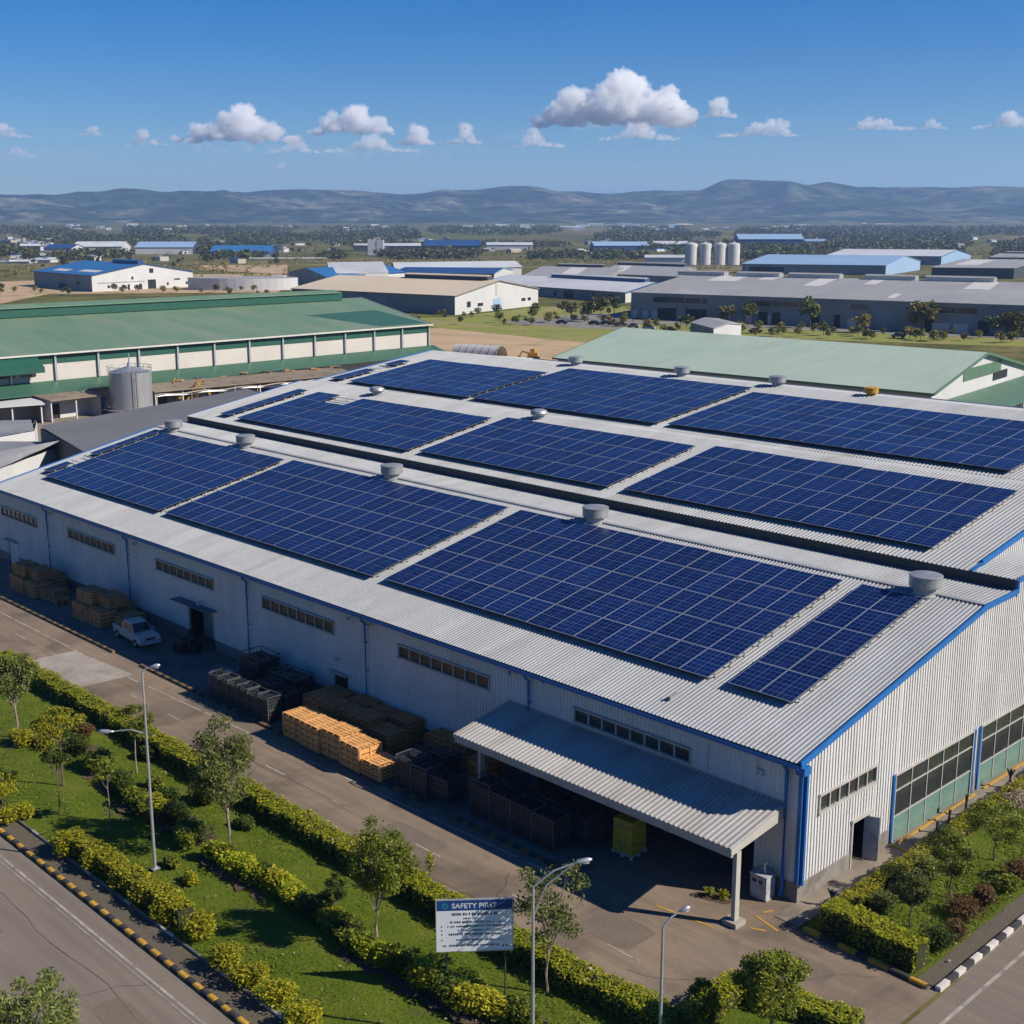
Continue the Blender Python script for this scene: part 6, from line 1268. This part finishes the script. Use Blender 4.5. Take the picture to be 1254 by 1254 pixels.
# small posts at the gable footway
def stump(u_, v_, h, label, fork=False, mat='gutter'):
    p = G(u_, v_); g = MB(); g.tube([(0, 0, -.05), (0, 0, h*.6), (.02, 0, h)], [.09, .07, .1], 8)
    if fork: g.tube([(0, 0, h*.55), (.22, .05, h*1.02)], .05, 6); g.tube([(0, 0, h*.55), (-.2, -.05, h*1.02)], .05, 6)
    g.lathe((0, 0, 0), [(.2, -.02), (.18, .06), (.09, .1)], 10)
    o = g.build('bollard', M[mat]); o.location = (p[0], p[1], .05); return tag(o, label, 'bollard', 'short posts on the gable footway')
stump(1018, 1111, .9, 'forked dark stub post nearest the warehouse corner', True); stump(1147, 1021, .7, 'thin low post by the middle glazed bay'); stump(1162, 1008, .75, 'square stubby post second along the glazed bays'); stump(1182, 1000, 1.3, 'tall dark knobbly post between the glazed bays'); stump(1236, 966, 1.2, 'dark post with crossbar farthest along the gable', True)
# ------------------------------------------------------------------ lamps
def lamp(label, base, H, arm_to, head_len, second=None, brace=False):
    e = empty('street_lamp', base, label, 'street lamp', 'lamp posts on the lawn'); b = Vector([float(k) for k in base]); g = MB()
    g.tube([b-Vector((0, 0, .1)), b+Vector((0, 0, H*.4)), b+Vector((0, 0, H))], [.085, .07, .05], 10); g.lathe(b, [(.16, 0), (.16, .06), (.1, .1)], 12); g.box(b+Vector((0, 0, .02)), (.4, .4, .05)); g.build('pole', M['steel'], e)
    def arm(z, to, hl, br):
        s = b+Vector((0, 0, z)); t = b+Vector(to); d = (t-s); m_ = s+d*.45+Vector((0, 0, .10*d.length)); a = MB()
        a.tube([s, m_, t], [.045, .04, .035], 8)
        if br: a.tube([s-Vector((0, 0, 1.25)), s+d*.30-Vector((0, 0, .25)), t-d*.05], .032, 8)
        ar = a.build('arm', M['steel'], e); hd = Vector((d.x, d.y, d.z*.35)).normalized(); h = MB(); q = t
        h.tube([q-hd*.1, q+hd*.08, q+hd*hl*.35, q+hd*hl*.75, q+hd*hl], [.04, .065, .10, .095, .035], 12); o = h.build('lamp_head', M['alu'], ar, smooth=True); l = MB(); c = q+hd*hl*.55-Vector((0, 0, .085)); l.box(c, (hl*.5, .12, .05), math.atan2(hd.y, hd.x)); l.build('lens', M['lampglass'], o)
    arm(H, arm_to, head_len, brace)
    if second: arm(*second, False)
    return e
lamp('tall galvanised lamp post on the left lawn with a lower side arm', (-24.78, -21.12, .2), 10.7, (.30, .35, 10.95), .45, (7.4, (-1.25, -1.2, 7.5), .7))
def base_for(u_top, v_top, y, H):   # where a post of height H has its top under this survey point
    best = min(np.linspace(-15, 12, 2701), key=lambda x: abs((627+F*((np.array([x, y, H])-CAM)@RT)/((np.array([x, y, H])-CAM)@FW))-u_top)); return best
x2 = base_for(653, 1085, -18.0, 7.6)
def solve_post(u, v, H):
    P = G(u, v, H); return (P[0], P[1], .2)
P2 = solve_post(653, 1086, 7.4); lamp('thick galvanised lamp post with braced arm right of the sign board', P2, 7.2, tuple((G(706, 1056, 8.4)-np.array(P2))[:2])+(8.2,), .62, None, True)
P3 = solve_post(812, 1135, 5.4); lamp('slim lamp post with short bent arm at the bottom of the picture', P3, 5.2, tuple((G(834, 1115, 6.0)-np.array(P3))[:2])+(5.8,), .40)

# ------------------------------------------------------------------ sign board
ZB = 2.35
c0, c1 = G(535, 1165, ZB), G(628, 1162, ZB); wv = Vector((c1-c0)[:2]); WSG = wv.length; ang = math.atan2(wv.y, wv.x); HS = None
best = min(np.linspace(.8, 3.5, 271), key=lambda h: abs((627-F*((c0+np.array([0, 0, h])-CAM)@UP)/((c0+np.array([0, 0, h])-CAM)@FW))-1103)); HS = float(best)
sg = empty('sign_board', (float((c0[0]+c1[0])/2), float((c0[1]+c1[1])/2), .15), 'safety notice board on two posts with dark blue heading band', 'sign', None, ang)
def sput(mb, n, m, par=sg): o = mb.build(n, M[m], loc=(0, 0, 0)); o.parent = par; return o
z0 = ZB-.15
g = MB(); g.boxb(-WSG/2, WSG/2, -.02, .04, z0, z0+HS); bd = sput(g, 'board', 'signwhite')
g = MB(); g.boxb(-WSG/2+.02, WSG/2-.02, -.026, -.0205, z0+HS*.80, z0+HS-.02); sput(g, 'heading_band', 'signblue', bd)
g = MB(); e_ = .035
g.boxb(-WSG/2-e_, WSG/2+e_, -.04, .05, z0-e_, z0); g.boxb(-WSG/2-e_, WSG/2+e_, -.04, .05, z0+HS, z0+HS+e_); g.boxb(-WSG/2-e_, -WSG/2, -.04, .05, z0, z0+HS); g.boxb(WSG/2, WSG/2+e_, -.04, .05, z0, z0+HS); sput(g, 'frame', 'alu')
for x in (-WSG*.37, WSG*.40): g = MB(); g.tube([(x, .09, -.2), (x, .09, z0+HS*.9)], .035, 8); sput(g, 'post', 'gutter')
def text(s, size, x, z, mat, name, align='LEFT'):
    cu = bpy.data.curves.new(name, 'FONT'); cu.body = s; cu.size = size; cu.extrude = .003; cu.align_x = align; cu.offset = .006
    t = bpy.data.objects.new('tmp', cu); COL.objects.link(t); bpy.context.view_layer.update()
    me = bpy.data.meshes.new_from_object(t.evaluated_get(bpy.context.evaluated_depsgraph_get())); bpy.data.objects.remove(t)
    me.materials.clear(); me.materials.append(M[mat]); o = bpy.data.objects.new(name, me); COL.objects.link(o); o.parent = bd; o.location = (x, -.031, z); o.rotation_euler = (R(90), 0, 0); return o
text('SAFETY PIRST', HS*.135, -WSG*.30, z0+HS*.845, 'signtext', 'heading_lettering')
g = MB(); g.tube([(-WSG*.39, -.034, z0+HS*.89), (-WSG*.39, -.026, z0+HS*.89)], HS*.055, 20); sput(g, 'round_emblem', 'signteal', bd); g = MB(); g.tube([(-WSG*.385, -.038, z0+HS*.89), (-WSG*.385, -.034, z0+HS*.89)], HS*.028, 14); sput(g, 'emblem_centre', 'signblue', bd)
rs = random.Random(3); ink = MB(); col_ = MB(); gre = MB()
rows = [(.70, -.30, .30, .055, 'ink'), (.625, -.15, .02, .03, 'ink'), (.55, -.32, .02, .045, 'ink'), (.55, .04, .20, .045, 'tg'), (.55, .22, .38, .02, 'ink'), (.47, -.36, .02, .03, 'ink'), (.47, -.2, .0, .04, 'tg'), (.47, .02, .25, .045, 'tg'), (.47, .26, .40, .035, 'ink'), (.39, -.22, .0, .035, 'ink'), (.39, .02, .22, .04, 'tg'), (.31, -.34, .34, .042, 'ink'), (.20, -.24, .22, .038, 'ink'), (.20, .24, .38, .015, 'ink'), (.09, -.42, -.38, .03, 'ink'), (.09, -.34, .32, .042, 'ink'), (.06, .36, .46, .05, 'ink')]
for f_, a, b, h, kind in rows:
    x = a*WSG
    while x < b*WSG:
        w = HS*rs.uniform(.012, .035); t = ink if kind == 'ink' else rs.choice([col_, gre]); zz = z0+HS*f_
        t.boxb(x, x+w, -.024, -.0205, zz, zz+HS*h*rs.uniform(.75, 1)); x += w+HS*.010*(1 if rs.random() < .8 else 3)
for f_ in (.47, .39, .31, .2): ink.boxb(-WSG*.44, -WSG*.425, -.024, -.0205, z0+HS*f_, z0+HS*(f_+.03))
sput(ink, 'notice_lines', 'signink', bd); sput(col_, 'teal_lines', 'signteal', bd); sput(gre, 'green_lines', 'signgreen', bd)

# cars in the far parking yard
def far_car(u_, v_, col, rz, label):
    p = G(u_, v_); e = empty('parked_car', (p[0], p[1], .1), label, 'car', 'cars in the far parking yard', rz)
    b = MB(); b.boxb(-2.1, 2.1, -.85, .85, .35, .95); b.build('body', col, loc=(0, 0, 0)).parent = e
    b = MB(); P = [(-1.4, .95), (1.1, .95), (.6, 1.5), (-1.0, 1.5)]; b.poly([(x, -.75, z) for x, z in P]); b.poly([(x, .75, z) for x, z in P][::-1])
    for i in range(4): j = (i+1) % 4; b.poly([(P[j][0], -.75, P[j][1]), (P[i][0], -.75, P[i][1]), (P[i][0], .75, P[i][1]), (P[j][0], .75, P[j][1])])
    b.build('cabin', M['carglass'], loc=(0, 0, 0)).parent = e
    for x in (-1.3, 1.3):
        for s in (-1, 1): w = MB(); w.tube([(x, s*.7, .32), (x, s*.88, .32)], .32, 10); w.build('wheel', M['tyre'], loc=(0, 0, 0)).parent = e
for k, (u_, v_, c, rz) in enumerate(((728, 398, 'black', .3), (742, 398, 'black', .4), (760, 400, 'black', 1.2), (776, 402, 'greywall', .3), (795, 404, 'carwhite', .4), (820, 406, 'black', .2), (688, 397, 'gutter', .5), (925, 408, 'black', .9), (1150, 415, 'carwhite', .5), (1100, 414, 'greywall', .4))):
    far_car(u_, v_, M[c], rz, ['dark car parked left of centre in the far yard', 'dark car parked beside the first dark one', 'black van like car parked crosswise in the far yard', 'grey car at the corner of the grey warehouse', 'white car at the left of the grey warehouse strip', 'dark car behind the small grey shed', 'grey car farthest left in the parking yard', 'dark car right of the small grey shed', 'white car near the right end of the grey warehouse strip', 'grey car in front of the wide spreading tree'][k])

# ------------------------------------------------------------------ clouds
def cloud_mat(name='cloud', dens=.010):
    m = bpy.data.materials.new(name); m.use_nodes = True; nt = m.node_tree; nt.nodes.clear()
    v = nt.nodes.new('ShaderNodeVolumeScatter'); v.inputs['Color'].default_value = (1, 1, 1, 1); v.inputs['Density'].default_value = dens; v.inputs['Anisotropy'].default_value = .0
    o = nt.nodes.new('ShaderNodeOutputMaterial'); nt.links.new(v.outputs[0], o.inputs['Volume']); return m
M['cloud'] = cloud_mat(); M['veil'] = cloud_mat('thin_cloud', .0011)
import bmesh
ico = bmesh.new(); bmesh.ops.create_icosphere(ico, subdivisions=3, radius=1); IV = np.array([v.co[:] for v in ico.verts]); IF = np.array([[v.index for v in f.verts] for f in ico.faces]); ico.free()
def cloud(label, u, v, wpx, hpx, lumps, seed, dist=15000, peaks=None, mat='cloud'):
    rs = np.random.RandomState(seed); d = ray(u, v); c = CAM+d/(d@FW)*dist; k = dist/F; mb = MB(); Wd, Ht = wpx*k, hpx*k
    peaks = peaks or [(0, 1)]
    for i in range(lumps):
        x = rs.uniform(-.5, .5); env = max(h*math.exp(-((x-px)/.17)**2) for px, h in peaks); env = max(env, .2)*(1-(2*abs(x))**4*.8)
        r = Ht*rs.uniform(.12, .24)*(.55+.55*env); y = rs.uniform(0, 1)**.9*max(0, env*Ht-r*.9)
        P = c+RT*x*Wd*.94+np.array([0, 0, 1])*(y+r*.35)+np.array([FW[0], FW[1], 0])*rs.uniform(-.5, .5)*min(Wd*.5, Ht*1.4)
        q = IV*np.array([1.25, 1.25, .85 if y > r else .5])
        mb.arr(P[None]+q*r, IF)
    t = mb.build('tmp', M['cloud'], loc=c); md = t.modifiers.new('r', 'REMESH'); md.mode = 'VOXEL'; md.voxel_size = max(Ht*.024, Wd*.006)
    sm = t.modifiers.new('s', 'SMOOTH'); sm.iterations = 5; sm.factor = .5
    bpy.context.view_layer.update(); me = bpy.data.meshes.new_from_object(t.evaluated_get(bpy.context.evaluated_depsgraph_get())); bpy.data.objects.remove(t)
    n = len(me.vertices); co = np.empty(n*3); me.vertices.foreach_get('co', co); co = co.reshape(-1, 3); no = np.empty(n*3); me.vertex_normals.foreach_get('vector', no); no = no.reshape(-1, 3)
    f = 1/(Ht*.30); am = max(Ht, 260)*.085
    dz = np.array([(1-2*abs(mn.noise((p[0]*f+seed, p[1]*f, p[2]*f))))*.6+(1-2.2*abs(mn.noise((p[0]*f*2.4, p[1]*f*2.4+seed, p[2]*f*2.4))))*.5+(1-2.2*abs(mn.noise((p[0]*f*5, p[1]*f*5, p[2]*f*5))))*.32-.5 for p in co])
    lowk = np.clip(co[:, 2]/(Ht*.25), .25, 1); co = co+no*(dz*am*lowk*2.3)[:, None]
    me.vertices.foreach_set('co', co.ravel()); me.polygons.foreach_set('use_smooth', [True]*len(me.polygons)); me.update()
    me.materials.clear(); me.materials.append(M[mat]); me.name = 'cloud'
    o = bpy.data.objects.new('cloud', me); COL.objects.link(o); o.location = [float(q) for q in c]
    return tag(o, label, 'cloud', 'cumulus clouds above the hills')
cloud('biggest cumulus cloud with tall towers right of centre', 752, 153, 205, 62, 150, 1, peaks=[(-.26, .68), (.06, 1.0), (.34, .7)])
cloud('smaller cloud bank just beneath the biggest cumulus', 782, 171, 105, 24, 60, 2, dist=12500)
cloud('low small cloud left of the biggest cumulus', 660, 180, 66, 20, 40, 3, dist=12500, peaks=[(-.1, 1)])
cloud('wisp of cloud right of the biggest cumulus', 880, 144, 48, 26, 30, 4)
cloud('long flat cumulus right of the biggest one', 928, 167, 98, 22, 60, 5, peaks=[(.0, .8), (.25, 1)])
cloud('cloud third from the right edge', 1080, 159, 82, 20, 50, 6, peaks=[(.1, .9), (-.2, .7)])
cloud('tiny cloud between the two right hand clouds', 1142, 158, 32, 14, 22, 7)
cloud('cloud at the right edge of the sky', 1230, 157, 84, 20, 46, 8, peaks=[(.1, 1)])
cloud('puffy cumulus left of centre', 432, 164, 108, 34, 80, 9, peaks=[(-.2, .8), (.05, 1), (.3, .7)])
cloud('bright upright cumulus right of the puffy one', 510, 177, 44, 32, 40, 10)
cloud('long thin cloud beneath the puffy cumulus', 455, 186, 125, 22, 60, 11, dist=13000)
cloud('stretched cumulus with one tower in the left half', 294, 174, 160, 42, 100, 12, peaks=[(0, 1), (-.25, .5), (.25, .55)])
cloud('low cloud bank beneath the stretched cumulus', 362, 187, 60, 22, 40, 13, dist=12800)
cloud('small cloud left of the stretched cumulus', 178, 178, 60, 18, 30, 14)
cloud('little round cloud in the left sky', 114, 166, 34, 16, 22, 15)
cloud('cloud at the left edge of the sky', 8, 168, 60, 18, 30, 16)
cloud('lower cloud at the left edge of the sky', 22, 192, 56, 12, 26, 17)
cloud('small round cloud right of the bright upright cumulus', 570, 176, 44, 24, 28, 18)
cloud('faint small cloud low in the centre left sky', 345, 208, 30, 10, 16, 19)
for k, (u_, v_, w_, h_, lab) in enumerate(((300, 190, 190, 22, 'thin pale cloud veil under the stretched cumulus'), (60, 196, 150, 18, 'thin cloud veil low in the left sky'), (470, 196, 200, 20, 'thin pale cloud veil under the puffy cumulus'), (250, 210, 260, 10, 'long faint streak of cloud above the left hills'), (800, 205, 160, 9, 'faint streak of cloud above the middle hills'), (770, 160, 150, 36, 'thin veil around the foot of the biggest cumulus'), (640, 172, 60, 14, 'thin wisp left of the biggest cumulus'), (560, 188, 110, 12, 'thin wisp below the small round cloud'))):
    cloud(lab, u_, v_, w_, h_, 40, 60+k, dist=16500, peaks=[(-.3, .7), (0, .9), (.3, .8)], mat='veil')
# thin haze over the whole valley
hz = MB(); hz.boxb(-11500, 4500, -4500, 12500, -1.0, 470)
hm_ = bpy.data.materials.new('haze'); hm_.use_nodes = True; n_ = hm_.node_tree; n_.nodes.clear()
vo = n_.nodes.new('ShaderNodeVolumePrincipled'); vo.inputs['Color'].default_value = (.34, .56, 1, 1); vo.inputs['Density'].default_value = 9e-5; vo.inputs['Anisotropy'].default_value = .2
mo = n_.nodes.new('ShaderNodeOutputMaterial'); n_.links.new(vo.outputs[0], mo.inputs['Volume'])
tag(hz.build('haze', hm_), kind='stuff')
